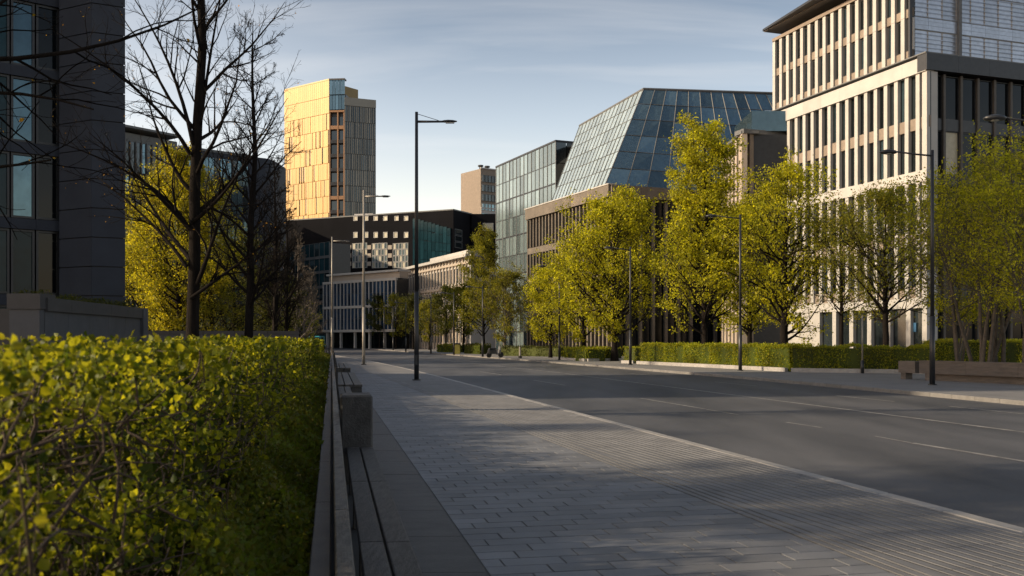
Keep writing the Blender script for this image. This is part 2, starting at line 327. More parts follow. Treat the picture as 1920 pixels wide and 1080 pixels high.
def leaf_geo(rng, C, size, droop=0.2, asp=0.62, six=False):
    n = len(C); s = size*rng.uniform(.45, 1.3, n)
    D = norm(rng.normal(0, 1, (n, 3))+np.array([0, 0, -droop])); A = norm(np.cross(D, rng.normal(0, 1, (n, 3)))); Nn = np.cross(D, A)
    s_ = s[:, None]
    if six:   # cupped ovate leaf, 6 vertices, 4 triangles
        pr = [(0, 0, 0), (asp*.5, .35, .13), (asp*.36, .72, .12), (0, 1.0, -.06), (-asp*.36, .72, .12), (-asp*.5, .35, .13)]
        V = np.stack([C+(A*x+D*y+Nn*z)*s_ for x, y, z in pr], 1).reshape(-1, 3)
        b = (np.arange(n)*6)[:, None, None]
        F = (np.array([[0, 1, 2], [0, 2, 3], [0, 3, 4], [0, 4, 5]])[None]+b).reshape(-1, 3)
    else:
        pr = [(0, 0, 0), (asp*.5, .45, .14), (0, 1.0, 0), (-asp*.5, .45, .14)]
        V = np.stack([C+(A*x+D*y+Nn*z)*s_ for x, y, z in pr], 1).reshape(-1, 3)
        b = (np.arange(n)*4)[:, None, None]
        F = (np.array([[0, 1, 2], [0, 2, 3]])[None]+b).reshape(-1, 3)
    return V, F
def on_paths(rng, P, k, jit, t0=0.2):
    B, Np, _ = P.shape; t = t0+(1-t0)*rng.random((B, k)); f = t*(Np-1); i = np.minimum(f.astype(int), Np-2); fr = (f-i)[..., None]; bi = np.arange(B)[:, None]
    return (P[bi, i]*(1-fr)+P[bi, i+1]*fr+rng.normal(0, jit, (B, k, 3))).reshape(-1, 3)
def join(parts):
    V = []; F = []; b = 0
    for v, f in parts: V.append(v); F.append(f+b); b += len(v)
    return np.concatenate(V), np.concatenate(F)
def tree(seed, loc, h, rad, spread, start, label, leafm, group, barkm='bark', nl=24, n2=7, n3=5, leaves=14, lsize=.12, lean=(0, 0), prof=None, up=.35, ang=.95, twigs4=0, name='leafy_tree', jit=.2, trunks=1, rend=.006, keep=1.0, sides=8, extra=None):
    rng = np.random.default_rng(seed)
    root = thing(name, label, 'tree', loc, group)
    NP = 12; parts = []; tw = []
    for q in range(trunks):
        z = np.linspace(0, 1, NP)
        P = np.zeros((1, NP, 3)); P[0, :, 2] = z*h*(1 if q == 0 else rng.uniform(.75, 1)); w = np.cumsum(rng.normal(0, .012*h/NP*3, (NP, 2)), 0)
        P[0, :, :2] = w+np.outer(z, lean)
        if trunks > 1: P[0, :, :2] += rng.normal(0, .35, 2)+np.outer(z, rng.normal(0, 1.0, 2))
        Rr = (rad*(1-z)**.85+rend*1.5)[None]; Rr[0, 0] *= 1.3
        parts.append(tubes(P, Rr, sides))
        pf = prof or (lambda t: np.clip(np.sin(np.pi*np.clip((t-start)/(1-start), 0, 1)**.62)*.85+.22, .15, 1.1))
        P1, R1, L1 = spawn(rng, P, Rr, np.array([spread]), nl//trunks, start, .97, ang, 1.0, 8, up, .09, rend*1.4, .45, prof=pf, regular=True)
        parts.append(tubes(P1, R1, 5))
        if extra is not None and q == 0:
            E = np.array(extra, float)                 # hand-placed big limbs (B,N,3)
            RE = np.linspace(rad*.34, rend*2, E.shape[1])[None].repeat(len(E), 0)
            parts.append(tubes(E, RE, 6))
            PE, RE2, LE = spawn(rng, E, RE, np.linalg.norm(E[:, -1]-E[:, 0], axis=1), n2+3, .2, .97, .75, .42, 6, .15, .12, rend)
            parts.append(tubes(PE, RE2, 4)); 
        P2, R2, L2 = spawn(rng, P1, R1, L1, n2, .18, .98, .72, .5, 6, .22, .12, rend)
        if extra is not None and q == 0: P2 = np.concatenate([P2, PE]); R2 = np.concatenate([R2, RE2]); L2 = np.concatenate([L2, LE])
        parts.append(tubes(P2, R2, 4))
        P3, R3, L3 = spawn(rng, P2, R2, L2, n3, .15, 1.0, .75, .5, 4, .2, .14, rend*.7)
        parts.append(tubes(P3, R3, 3)); tw.append(P3)
        if twigs4:
            P4, R4, L4 = spawn(rng, P3, R3, L3, twigs4, .2, 1.0, .7, .55, 3, .1, .12, rend*.55)
            parts.append(tubes(P4, R4, 3)); tw.append(P4)
    V, F = join(parts)
    link('trunk', mesh_np('trunk', V, F, M[barkm], True), root)
    if leaves:
        T = tw[-1] if twigs4 else np.concatenate(tw)
        if keep < 1: T = T[rng.random(len(T)) < keep]
        C = on_paths(rng, T, leaves, jit)
        if leaves > 8: C = C[np.sin(C[:, 0]*3.1+C[:, 2]*2.3)+np.sin(C[:, 1]*2.9-C[:, 2]*3.7+1)+np.sin(C[:, 2]*5.1+C[:, 0]*1.3)+rng.normal(0, .5, len(C)) > -.75]
        V, F = leaf_geo(rng, C, lsize)
        link('crown', mesh_np('crown', V, F, M[leafm]), root)
    return root

# ------------------------------------------------------------------ ground, road, pavements
def K(d):
    x = 6.16-.2217*d-.00067*max(0, min(d, 90)-38)**2
    return x-.07*max(0, d-90)
_rp = [(-20, 22), (5, 17.3), (25, 13.4), (43, 9.9), (58.8, 5.9), (82, 0), (144, -17.6), (240, -46)]
def RK(d): return float(np.interp(d, [a for a, b in _rp], [b for a, b in _rp]))
def E_(d): return 1.117-.194*d if d < 60 else -10.52-.27*(d-60)          # bench side edge of the pavement
def S_(d): return .45-.188*d                                              # seat edge
def BD(d): return 4.17-.2366*d
RZ = -.12
def sheet(name, pts, z, m, kind='structure'):
    o = MB().add([(p[0], p[1], z) for p in pts], [tuple(range(len(pts)))]).obj(name, m)
    return prop(o, kind=kind)
sheet('ground', [(-900, -200), (900, -200), (900, 1500), (-900, 1500)], -.13, M['ground'])
ds = [-8, 0, 5, 10, 20, 30, 38, 45, 52, 60, 70, 80, 90, 110, 144, 180, 225]
def strip(name, fl, fr, dl, z, m, thick=None, parent=None):
    V = []; F = []
    for d in dl: V += [(fl(d), d, z), (fr(d), d, z)]
    for i in range(len(dl)-1): F.append((2*i, 2*i+1, 2*i+3, 2*i+2))
    b = MB().add(V, F)
    if thick:
        n = len(b.v); b.add([(v[0], v[1], z-thick) for v in V], [])
        for i in range(len(dl)-1):
            b.f += [(2*i+2, 2*i, n+2*i, n+2*i+2), (2*i+1, 2*i+3, n+2*i+3, n+2*i+1)]
        b.f += [(0, 1, n+1, n), ]
    return b.obj(name, m, parent)
road = prop(strip('road', lambda d: K(d)-.02, lambda d: RK(d)+.02, ds, RZ, M['asphalt']), kind='structure')
plaza = sheet('plaza', [(-120, 226), (40, 226), (40, 240), (-120, 240)], -.1, M['paving'])
pav = prop(strip('pavement', lambda d: S_(d)-.3 if d < 60 else E_(d)-3, lambda d: K(d)-.17, ds, -.006, M['joint'], .12), kind='structure')
# far part of the near pavement: plain slabs where joints can no longer be told apart
strip('slab_field', lambda d: E_(d)-.8, lambda d: K(d)-.17, [46, 52, 60, 70, 80, 90, 110, 144, 180, 225], 0, M['paving'], .012, pav)
rng0 = random.Random(4)
# pavers: courses across the footway
ax = Vector((-.2, 1, 0)).normalized(); bx = Vector((1, .2, 0)).normalized()
def course_limits(s):            # intersect the course line with E and BD
    o = ax*s
    def hit(fn):
        t = 0.
        for _ in range(12):
            p = o+bx*t; t += (fn(p.y)-p.x)*.9
        return t
    return hit(E_), hit(BD)
RH, GAP = .23, .006
paver_cache = {}
n_pav = 0; field = MB()
s = 4.6; row = 0
while s < 46:
    lo, hi = course_limits(s+RH/2)
    t = lo-rng0.random()*.45; off = (row % 3)*.15
    t = lo; first = True
    while t < hi-.03:
        ln = .45 if not first else .15+off
        first = False
        a, b = t, min(t+ln, hi)
        if hi-b < .08: b = hi
        w = round(b-a-GAP, 3)
        if w > .03:
            o = ax*s+bx*(a+GAP/2); z = rng0.uniform(-.0015, .0015)
            if n_pav < 290:
                key = round(w, 2)
                if key not in paver_cache: paver_cache[key] = MB().chbox(0, key, 0, RH-.013, -.013, 0, .0025).mesh('paver', M['paver'])
                link('paver', paver_cache[key], pav, (o.x, o.y, z), math.atan2(bx.y, bx.x)); n_pav += 1
            else:
                c, sn = bx.x, bx.y
                T = lambda v: (o.x+v[0]*c-v[1]*sn, o.y+v[0]*sn+v[1]*c, v[2]+z)
                field.box(0, w, 0, RH-.013, -.013, 0, T)
        t = b
    s += RH; row += 1
prop(field.obj('paver_field', M['paver'], pav), kind='stuff')
# ribbed band: raised bars running a few degrees off the kerb, clipped between the drain slots and the kerb
rd = Vector((-.285, 1, 0)).normalized(); rn = Vector((1, .285, 0)).normalized()
rib = MB()
def bd_in(d): return BD(d)+.215
def kerb_in(d): return K(d)-.12
def clip_line(q):               # points rn*q + rd*t inside the band
    lo = hi = None
    for i in range(0, 2000):
        t = 2+i*.023; p = rn*q+rd*t
        ok = bd_in(p.y) < p.x < kerb_in(p.y) and 3 < p.y < 46
        if ok:
            if lo is None: lo = t
            hi = t
        elif lo is not None: break
    return lo, hi
q = -2.0
while q < 9:
    lo, hi = clip_line(q)
    if lo is not None and hi-lo > .03:
        t = lo
        while t < hi:
            t2 = min(hi, t+.6)
            zz = rng0.uniform(-.001, .001)
            a = rn*q+rd*(t+.003); b = rn*q+rd*(t2-.003)
            w = .092
            vs = []
            for p in (a, b):
                for off, z in ((0, -.013), (0.006, -.001), (w-.006, -.001), (w, -.010)): vs.append((p.x+rn.x*off, p.y+rn.y*off, z+zz))
            rib.add(vs, [(0, 4, 5, 1), (1, 5, 6, 2), (2, 6, 7, 3)])
            t = t2
    q += .115
prop(rib.obj('ribbed_paving', M['rib'], pav), kind='stuff')
# three narrow stone bands along the boundary with dark slots between
for k in range(3):
    b = MB(); off = .02+k*.095
    d = 4.0
    while d < 46:
        d2 = d+1.0
        vs = [(BD(d)+off, d+.005, .0012), (BD(d)+off+.068, d+.005, .0012), (BD(d2)+off+.068, d2, .0012), (BD(d2)+off, d2, .0012)]
        b.add(vs+[(v[0], v[1], -.014) for v in vs], [(0, 1, 2, 3), (0, 3, 7, 4), (1, 5, 6, 2), (0, 4, 5, 1)])
        d = d2
    b.obj('drain_band', M['rib'], pav)
# kerb stones of the near pavement (each a part) ; far ones joined
def kerb(fn, d0, d1, side, step, parent, npart, w=.17, m=M['kerb']):
    d = d0; n = 0; far = MB()
    while d < d1:
        d2 = d+step; a = Vector((fn(d), d, 0)); b = Vector((fn(d2), d2, 0)); u = (b-a).normalized(); L = (b-a).length
        rz = math.atan2(u.y, u.x)
        if n < npart:
            key = ('kerb', side, round(L, 2))
            if key not in _mc: _mc[key] = (MB().chbox(.004, L-.004, 0, w, -.14, .004, .014) if side > 0 else MB().chbox(.004, L-.004, -w, 0, -.14, .004, .014)).mesh('kerb_stone', m)
            link('kerb_stone', _mc[key], parent, (a.x, a.y, rng0.uniform(-.002, .002)), rz)
        else:
            n_ = Vector((-u.y, u.x, 0))*side
            T = lambda v: tuple(a+u*v[0]+n_*v[1]+Vector((0, 0, v[2])))
            far.box(.004, L-.004, 0, w, -.14, .004, T)
        d = d2; n += 1
    if far.v: prop(far.obj('kerb_run', m, parent), kind='stuff')
kerb(K, 3, 220, 1, 1.0, pav, 60)
# dark granite slabs between bench and footway
d = 3.0
while d < 46:
    d2 = d+1.2
    vs = [(S_(d)-.1, d, 0), (E_(d)-.01, d, 0), (E_(d2)-.01, d2-.008, 0), (S_(d2)-.1, d2-.008, 0)]
    z = rng0.uniform(-.0015, .002)
    o = MB().add([(v[0], v[1], .002+z) for v in vs]+[(v[0], v[1], -.014) for v in vs], [(0, 1, 2, 3), (0, 4, 5, 1), (1, 5, 6, 2), (2, 6, 7, 3)]).obj('paving_slab', M['darkstone'], pav)
    d = d2
# right pavement with kerb
rdl = [10, 20, 25, 34, 43, 50, 58.8, 70, 82, 110, 144, 180, 225]
rp = prop(strip('far_pavement', lambda d: RK(d)+.17, lambda d: RK(d)+14, rdl, 0, M['paving'], .12), kind='structure')
kerb(RK, 16, 220, -1, 1.0, rp, 70, .16, mat('far_kerb_shaded', (0.145, 0.14, 0.135), 0.65, scale=5, bump=0.2, bscale=120, objvar=0.12))  # darker copy of the kerb granite, shade put into its colour
# road markings
def dash(d0, d1, off, w=.10, wt=0):
    pass
def mark(x0, y0, x1, y1, w, label, worn=1):
    a = gp(x0, y0, RZ); b = gp(x1, y1, RZ); u = (b-a).normalized(); n_ = Vector((-u.y, u.x, 0))*w/2
    vs = [a-n_, b-n_, b+n_, a+n_]
    o = MB().add([(v.x, v.y, RZ+.005) for v in vs], [(0, 1, 2, 3) if (b-a).cross(n_).z > 0 else (3, 2, 1, 0)]).obj('road_marking', M['paint'], road)
mark(1060, 700.5, 2300, 859, .13, '')
mark(1202, 747, 1322, 767, .10, ''); mark(1325, 768, 1385, 778, .06, '')
mark(1711, 831, 1925, 866, .11, ''); mark(1640, 818, 1708, 830.5, .05, '')
mark(1474, 792, 1540, 802, .08, ''); mark(1568, 742, 1677, 753, .10, '')
mark(1340, 716, 1420, 724, .09, ''); mark(1000, 713, 1060, 722.5, .10, ''); mark(900, 697, 940, 703, .10, ''); mark(1180, 700, 1230, 704.5, .09, '')
mark(1780, 762, 1925, 777, .09, ''); mark(760, 668, 1060, 700, .12, '')

# ------------------------------------------------------------------ left side: bed, planter edge, rail, benches, block
def lin(c, m=-.188): return lambda d: c+m*d
bed_d = [-3, 0, 5, 10, 20, 30, 40, 50, 60, 72, 84]
bed = prop(strip('planting_bed', lambda d: -4.2-.2*d, lambda d: -.09-.188*d, bed_d, .40, M['soil'], .42), kind='structure')
edge = thing('planter_edge', 'long dark stone edging wall between the low shrubs and the timber benches', 'edging', (0, 3, 0))
def seg_board(name, c0, c1, d0, d1, z0, z1, m, parent, ch=.006, gap=.006):
    a = Vector((c0-.188*d0, d0, 0)); u = Vector((-.188, 1, 0)).normalized(); L = (d1-d0)*math.sqrt(1+.188**2); w = c1-c0
    key = (name, round(L, 2), round(w, 3), z0, z1, m.name)
    if key not in _mc: _mc[key] = MB().chbox(0, L-gap, -w, 0, z0, z1, ch).mesh(name, m)
    return link(name, _mc[key], parent, a-parent.location, math.atan2(u.y, u.x))
d = 0.0
while d < 64: seg_board('edge_stone', -.10, -.005, d, d+2, -.02, .585, M['darkstone'], edge); d += 2
rail = thing('bench_back_rail', 'weathered grey timber rail running behind the benches along the shrub bed', 'rail', (0, 3, 0))
d = 0.0; i = 0
while d < 60:
    seg_board('rail_board', .015, .085, d, d+1.6, .46, .75, M['wood2'], rail)
    if d > 22: seg_board('rail_post', .09, .15, d, d+.09, 0, .95, M['black'], rail)
    d += 1.6
def bench(d0, d1, label, boards, zt=.42, c0=.163, supports=True):
    o0 = Vector((c0-.188*d0, d0, 0))
    t = thing('bench', label, 'bench', o0, 'timber slat benches along the shrub bed')
    c = c0
    for w in boards:
        d = d0
        while d < d1-.05:
            e_ = min(d+2.4, d1); seg_board('slat', c, c+w, d, e_, zt-.05, zt, M['wood'], t, .006, .008); d = e_
        c += w+.018
    if supports:
        d = d0+.1
        while d < d1-.15: seg_board('support', c0+.02, c-.04, d, d+.12, 0, zt-.052, M['blockstone'], t); d += 1.8
    return t
bench(.8, 10.55, 'long nearest slatted timber bench running up to the granite block', [.138, .138])
b2 = bench(11.2, 24.2, 'slatted timber bench just beyond the tall granite block', [.138, .138])
def block(name, c0, c1, d0, d1, z0, z1, label, m, cat, ch=.02):
    o0 = Vector((c0-.188*d0, d0, z0)); t = MB()
    u = Vector((-.188, 1, 0)).normalized(); L = (d1-d0)*math.sqrt(1+.188**2); w = c1-c0
    t.chbox(0, L, -w, 0, 0, z1-z0, ch)
    o = t.obj(name, m, None, o0, math.atan2(u.y, u.x)); return prop(o, label, cat)
block('granite_block', .10, .45, 10.58, 11.16, .0, .985, 'tall rough dark granite block standing at the end of the nearest bench', M['blockstone'], 'block')
def platform(d0, d1, label):
    c0, c1 = .12, .80; o0 = Vector((c0-.188*d0, d0, 0))
    t = thing('platform_bench', label, 'bench', o0, 'wide platform benches further along the bed')
    c = c0
    for w in (.2, .2, .2):
        seg_board('slat', c, c+w, d0, d1, .40, .46, M['wood2'], t); c += w+.03
    seg_board('support', c0+.38, c1-.03, d0+.05, d0+.6, 0, .398, M['blockstone'], t)
    seg_board('support', c0+.03, c1-.03, d1-.6, d1-.05, 0, .398, M['blockstone'], t)
    seg_board('support', c0+.0, c0+.33, d0+.03, d0+.3, 0, .398, M['wood2'], t)
    return t
platform(24.4, 33.5, 'wide platform bench with a dark square foot, first beyond the slatted bench')
platform(39, 48, 'small looking platform bench further away, beside the second pole')
# hedge (near): sparse beech leaves and twigs
rng = np.random.default_rng(11)
def hx(d): return -.53-.19*d
hedge = thing('beech_hedge', 'tall clipped beech hedge with bright young leaves filling the left foreground', 'hedge', (-1.5, 3, .4))
def hedge_pts(n, d0, d1, thick, face_bias, top):
    d = d0+(d1-d0)*rng.random(n)
    f = rng.random(n)**face_bias*thick
    x = hx(d)-f+rng.normal(0, .035, n)
    bulge = .05*np.sin(d*2.1)+.04*np.sin(d*5.3+1)
    x = np.minimum(x+bulge, hx(d)+.11)
    z = .42+(top(d)-.42)*rng.random(n)**.85
    z = np.where(rng.random(n) < .16, top(d)+rng.normal(0, 1, n)*np.clip(.012+d*.004, 0, .03)-.02, z)
    keep_ = (d > .95) | (z < 1.35)
    x, d, z = x[keep_], d[keep_], z[keep_]
    return np.stack([x, d, z], 1)
topf = lambda d: 1.565+np.clip((3.0-d)*.006, 0, .02)
parts = []
for n, d0, d1, th, sz in ((26000, 1.12, 3.5, .8, .023), (27000, 3.5, 8, .8, .032), (26000, 8, 16, .8, .05), (22000, 16, 32, .7, .07), (16000, 32, 84, .6, .11)):
    C = hedge_pts(n, d0, d1, th, 1.25, topf)
    if d1 <= 16:                       # leaves sit in small sprays
        nc_ = len(C)//5; ci = rng.integers(0, nc_, len(C)); C = C[:nc_][ci]+rng.normal(0, sz*.75, (len(C), 3)); C[:, 0] = np.minimum(C[:, 0], hx(C[:, 1])+.12); C[:, 2] = np.minimum(C[:, 2], 1.61); C = C[C[:, 1] > 1.05]
    # clumpy gaps
    g = np.sin(C[:, 1]*9+C[:, 2]*7)+np.sin(C[:, 1]*4.3-C[:, 2]*11+1.7)+np.sin(C[:, 2]*17+C[:, 1]*3)
    C = C[g+rng.normal(0, .7, len(C)) > 0.15]
    C = C-np.array([-1.5, 3, .4])
    parts.append(leaf_geo(rng, C, sz, .5, .88, six=(d1 <= 8)))
V, F = join(parts); link('leaves', mesh_np('leaves', V, F, M['leaf_hedge']), hedge)
parts = []
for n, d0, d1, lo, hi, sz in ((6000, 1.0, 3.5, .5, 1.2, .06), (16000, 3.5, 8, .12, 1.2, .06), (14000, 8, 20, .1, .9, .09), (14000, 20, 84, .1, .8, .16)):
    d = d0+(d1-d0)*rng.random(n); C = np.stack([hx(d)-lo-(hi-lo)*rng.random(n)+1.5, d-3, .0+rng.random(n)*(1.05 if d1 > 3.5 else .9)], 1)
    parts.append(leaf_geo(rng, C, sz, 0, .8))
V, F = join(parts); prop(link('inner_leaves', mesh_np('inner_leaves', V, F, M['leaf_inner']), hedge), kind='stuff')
hedge.children[0]['kind'] = 'stuff'
parts = []
n = 9500
d = -1.5+rng.random(n)**1.6*50; th = rng.random(n)*1.0
P0 = np.stack([hx(d)-th, d, .4+rng.random(n)*1.0], 1)
D = norm(np.stack([rng.normal(.25, .6, n), rng.normal(0, .6, n), rng.normal(.6, .5, n)], 1)); L = rng.uniform(.12, .45, n)
Ps = [P0]
for k in range(4): D = norm(D+rng.normal(0, .25, D.shape)); Ps.append(Ps[-1]+D*(L/4)[:, None])
Pp = np.stack(Ps, 1); lim = hx(Pp[..., 1])+.04
Pp[..., 0] = np.minimum(Pp[..., 0], lim); Pp[..., 2] = np.minimum(Pp[..., 2], 1.56)
parts.append(tubes(Pp-np.array([-1.5, 3, .4]), rng.uniform(.0015, .005, n)[:, None]*np.linspace(1, .5, 5)[None], 4))
n = 150; d = -1+np.linspace(0, 50, n)+rng.normal(0, .1, n)
z = np.linspace(0, 1, 8); Pp = np.zeros((n, 8, 3)); Pp[..., 0] = (hx(d)-.42)[:, None]+np.cumsum(rng.normal(0, .03, (n, 8)), 1); Pp[..., 1] = d[:, None]+np.cumsum(rng.normal(0, .03, (n, 8)), 1); Pp[..., 2] = .4+z*1.1
parts.append(tubes(Pp-np.array([-1.5, 3, .4]), .018*np.linspace(1, .3, 8)[None].repeat(n, 0), 5))
V, F = join(parts); o = link('twigs', mesh_np('twigs', V, F, M['twig']), hedge); prop(o, kind='stuff')
# low ground cover in the bed
rng = np.random.default_rng(5)
parts = []
for n, d0, d1, sz in ((30000, 2, 8, .032), (26000, 8, 20, .048), (16000, 20, 62, .09)):
    d = d0+(d1-d0)*rng.random(n)**.9; c = -.12-rng.random(n)*.46
    x = c-.188*d; z = .44+rng.random(n)*(.10+.05*np.sin(d*3+c*9)+.04*np.sin(d*1.3)) + np.clip((-.12-c), 0, .5)*.45
    C = np.stack([x, d, z], 1); C[:, 2] += .03; parts.append(leaf_geo(rng, C, sz*1.15, -.4, .7))
V, F = join(parts); o = mesh_np('low_shrubs', V, F, M['leaf_low']); prop(link('low_shrubs', o), label='dense low dark green shrubs between the beech hedge and the rail', cat='ground cover', kind='stuff')

# ------------------------------------------------------------------ street lamps
def lamp_tall(px, base_y, top_y, arm_px, label, m, z0=0):
    b = gp(px, base_y); d = b.y; H = CH+(HZ-top_y)/FPX*d
    t = thing('street_lamp', label, 'street lamp', b, 'tall straight armed lamps on the near pavement')
    s_ = MB(); s_.tube([(0, 0, 0), (0, 0, H*.33)], [.095, .09], 14); s_.tube([(0, 0, H*.33), (0, 0, H)], [.078, .06], 14)
    s_.obj('pole', m, t, smooth=True)
    MB().tube([(0, 0, 0), (0, 0, .04)], .17, 14).obj('base_plate', M['metal_dark'], t)
    MB().box(-.05, .05, -.118, -.105, .6, 1.0).obj('access_door', m, t)
    L = (arm_px)/FPX*d; za = H-.38
    MB().tube([(.06, 0, za), (L*.72, 0, za+.0)], [.05, .04], 8).obj('arm', M['pole_dark'] if px == 781 else m, t, smooth=True)
    MB().tube([(.05, 0, H-.08), (L*.55, 0, za+.04)], .012, 5).obj('brace', M['pole_dark'], t)
    hd = MB(); prof_ = [(.62, .02, .03), (.68, .08, .05), (.78, .14, .06), (.9, .13, .05), (1.0, .04, .02)]
    vs = []; K8 = 10
    for fx, ry, rz_ in prof_:
        for k in range(K8):
            a = 2*math.pi*k/K8; vs.append((fx*L, math.cos(a)*ry, za+.01+math.sin(a)*rz_))
    fs = [(i*K8+k, i*K8+(k+1) % K8, (i+1)*K8+(k+1) % K8, (i+1)*K8+k) for i in range(4) for k in range(K8)]+[tuple(range(K8-1, -1, -1)), tuple(range(4*K8, 5*K8))]
    h_ = hd.add(vs, fs).obj('lamp_head', M['pole_dark'], t, smooth=True)
    MB().box(L*.72, L*.93, -.08, .08, za-.062, za-.045).obj('lens', M['lens'], h_)
    return t
lamp_tall(781, 713, 210, 76, 'tallest lamp post, coloured dark for the shade on it, with a wire braced arm on the near pavement', M['pole_dark'])  # dark colour stands in for the shade on this grey pole
lamp_tall(682, 684, 357, 50, 'pale sunlit lamp post behind the tallest one, golden tower behind it', M['pole_grey'])
lamp_tall(622.5, 670, 444, 36, 'thin pale lamp post furthest left, in front of the blue glass office', M['pole_grey'])
def lamp_low(px, base_y, top_y, arm_px, label, d=None):
    b = gp(px, base_y) if d is None else Vector((px_x(px, d), d, 0)); d = b.y; H = CH+(HZ-top_y)/FPX*d
    t = thing('street_lamp', label, 'street lamp', b, 'dark lamps along the far pavement')
    s_ = MB(); s_.tube([(0, 0, 0), (0, 0, H*.30)], [.095, .09], 12); s_.tube([(0, 0, H*.30), (0, 0, H+.18)], [.065, .055], 12); s_.obj('pole', M['pole_dark'], t, smooth=True)
    MB().tube([(0, 0, 0), (0, 0, .035)], .15, 12).obj('base_plate', M['pole_dark'], t)
    L = arm_px/FPX*d
    MB().tube([(0, 0, H-.02), (-L*.3, 0, H+.03), (-L*.7, 0, H+.13)], [.035, .032, .03], 8).obj('arm', M['pole_dark'], t, smooth=True)
    hd = MB(); vs = []; K8 = 14; prof_ = [(-.02, .02), (.0, .17), (.05, .20), (.10, .16), (.14, .06)]
    for zz, r_ in prof_:
        for k in range(K8):
            a = 2*math.pi*k/K8; vs.append((-L*.82+math.cos(a)*r_*1.6, math.sin(a)*r_, H+.06+zz))
    fs = [(i*K8+k, i*K8+(k+1) % K8, (i+1)*K8+(k+1) % K8, (i+1)*K8+k) for i in range(4) for k in range(K8)]+[tuple(range(K8-1, -1, -1)), tuple(range(4*K8, 5*K8))]
    h_ = hd.add(vs, fs).obj('lamp_head', M['pole_dark'], t, smooth=True)
    MB().tube([(-L*.82, 0, H+.035), (-L*.82, 0, H+.045)], .11, 12).obj('lens', M['lens'], h_)
    return t
for px_, by, ty, ap, lb in ((1748, 722, 291, 100, 'big dark lamp post at the right beside the long planter bench'),
        (1388, 695, 409, 66, 'dark lamp post before the sunlit clipped hedge'),
        (1182, 684, 468, 50, 'dark lamp post where the clipped hedge begins, brown office behind'),
        (1049, 675, 502, 40, 'dark lamp post left of the yellow leafed trees'),
        (905, 669, 540, 32, 'dark lamp post in front of the tall pale green tree'),
        (851, 665.5, 551, 26, 'dark lamp post beside the olive bin, left of the pale green tree'),
        (808, 663, 560, 24, 'distant dark lamp post just right of the tallest near lamp post'),
        (761, 660, 569, 21, 'distant dark lamp post just left of the tallest near lamp post'),
        (737, 656.5, 576, 18, 'smaller distant dark lamp post before the blue glass office corner'),
        (720, 655.5, 580, 15, 'smallest and farthest dark lamp post before the blue glass office')):
    lamp_low(px_, by, ty, ap, lb)
lamp_low(1962, 0, 229, 118, 'nearest right lamp of which only the domed head enters the frame', d=26)
t = MB(); b = gp(1617, 700); H = 2.75
t = thing('sign_post', 'slim pale post on the far pavement before the dark tree', 'post', b)
MB().tube([(0, 0, 0), (0, 0, .62)], .085, 12).obj('sleeve', M['pole_dark'], t, smooth=True)
MB().tube([(0, 0, .62), (0, 0, H)], .038, 10).obj('pole', M['pole_grey'], t, smooth=True)
b = gp(975, 671.5); t = thing('bollard', 'grey bollard with dark foot on the far pavement before the low dark hedge', 'bollard', b)
MB().tube([(0, 0, 0), (0, 0, .2)], .17, 12).obj('foot', M['black'], t); MB().tube([(0, 0, .2), (0, 0, 1.0)], [.09, .08], 12).obj('post', M['pole_grey'], t)

# ------------------------------------------------------------------ right side: beds, hedges, planter
def boxhedge(pts, h, label, seed, w=1.6, lsz=.092, dens=430, m='leaf_box', edging=True, z0=.0, group=None):
    """hedge along the pixel-traced ground polyline; grows away from the street"""
    rng = np.random.default_rng(seed)
    t = thing('clipped_hedge', label, 'hedge', pts[0], group)
    o0 = Vector(pts[0]); parts = []; core = MB()
    for a, b in zip(pts[:-1], pts[1:]):
        a = Vector(a); b = Vector(b); u = (b-a).normalized(); L = (b-a).length
        n_ = Vector((-u.y, u.x, 0));
        if n_.y < 0: n_ = -n_
        T = lambda v: tuple(a-o0+u*v[0]+n_*v[1]+Vector((0, 0, v[2])))
        core.box(.05, L-.05, .12, w-.1, z0, z0+h-.12, T)
        n = int(dens*(L*h+L*w))
        uu = rng.random(n)*L; top = rng.random(n) < w/(w+h); hh = h+.06*np.sin(uu*1.7+seed)+.04*np.sin(uu*4.1)+.03*np.sin(uu*9.3)
        vv = np.where(top, rng.random(n)*w, rng.random(n)*.16+.09*np.sin(uu*2.3)+.05*np.sin(uu*6.1)); zz = np.where(top, hh-.06+rng.normal(0, .035, n), z0+rng.random(n)*h)
        U = np.array(u); Nn = np.array(n_); C = np.array(a-o0)[None]+uu[:, None]*U+vv[:, None]*Nn; C[:, 2] = zz
        parts.append(leaf_geo(rng, C, lsz, 0, .6))
        for e0 in (0., L):
            n = int(dens*w*h*.5); C = np.array(a-o0)[None]+(e0+rng.normal(0, .05, n))[:, None]*U+(rng.random(n)*w)[:, None]*Nn; C[:, 2] = z0+rng.random(n)*h
            parts.append(leaf_geo(rng, C, lsz, 0, .6))
    V, F = join(parts); o = link('leaves', mesh_np('leaves', V, F, M[m]), t); prop(o, kind='stuff')
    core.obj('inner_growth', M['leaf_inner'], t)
    if edging:
        for a, b in zip(pts[:-1], pts[1:]):
            a = Vector(a); b = Vector(b); u = (b-a).normalized(); L = (b-a).length; n_ = Vector((-u.y, u.x, 0))
            if n_.y < 0: n_ = -n_
            k = max(1, round(L/1.5)); l = L/k
            for i in range(k):
                T = lambda v: tuple(a-o0+u*(i*l+v[0])+n_*v[1]+Vector((0, 0, v[2])))
                MB().box(.005, l-.005, -.2, -.02, 0, .2, T).obj('edging_stone', M['kerb'], t)
    return t
boxhedge([gp(1478, 697), gp(1330, 689), gp(1198, 682.5)], 1.32, 'long sunlit clipped hedge between the two middle lamp posts', 1)
boxhedge([gp(1745, 701), gp(1484, 697.5)], 1.3, 'shaded green hedge left of the long planter bench', 2)
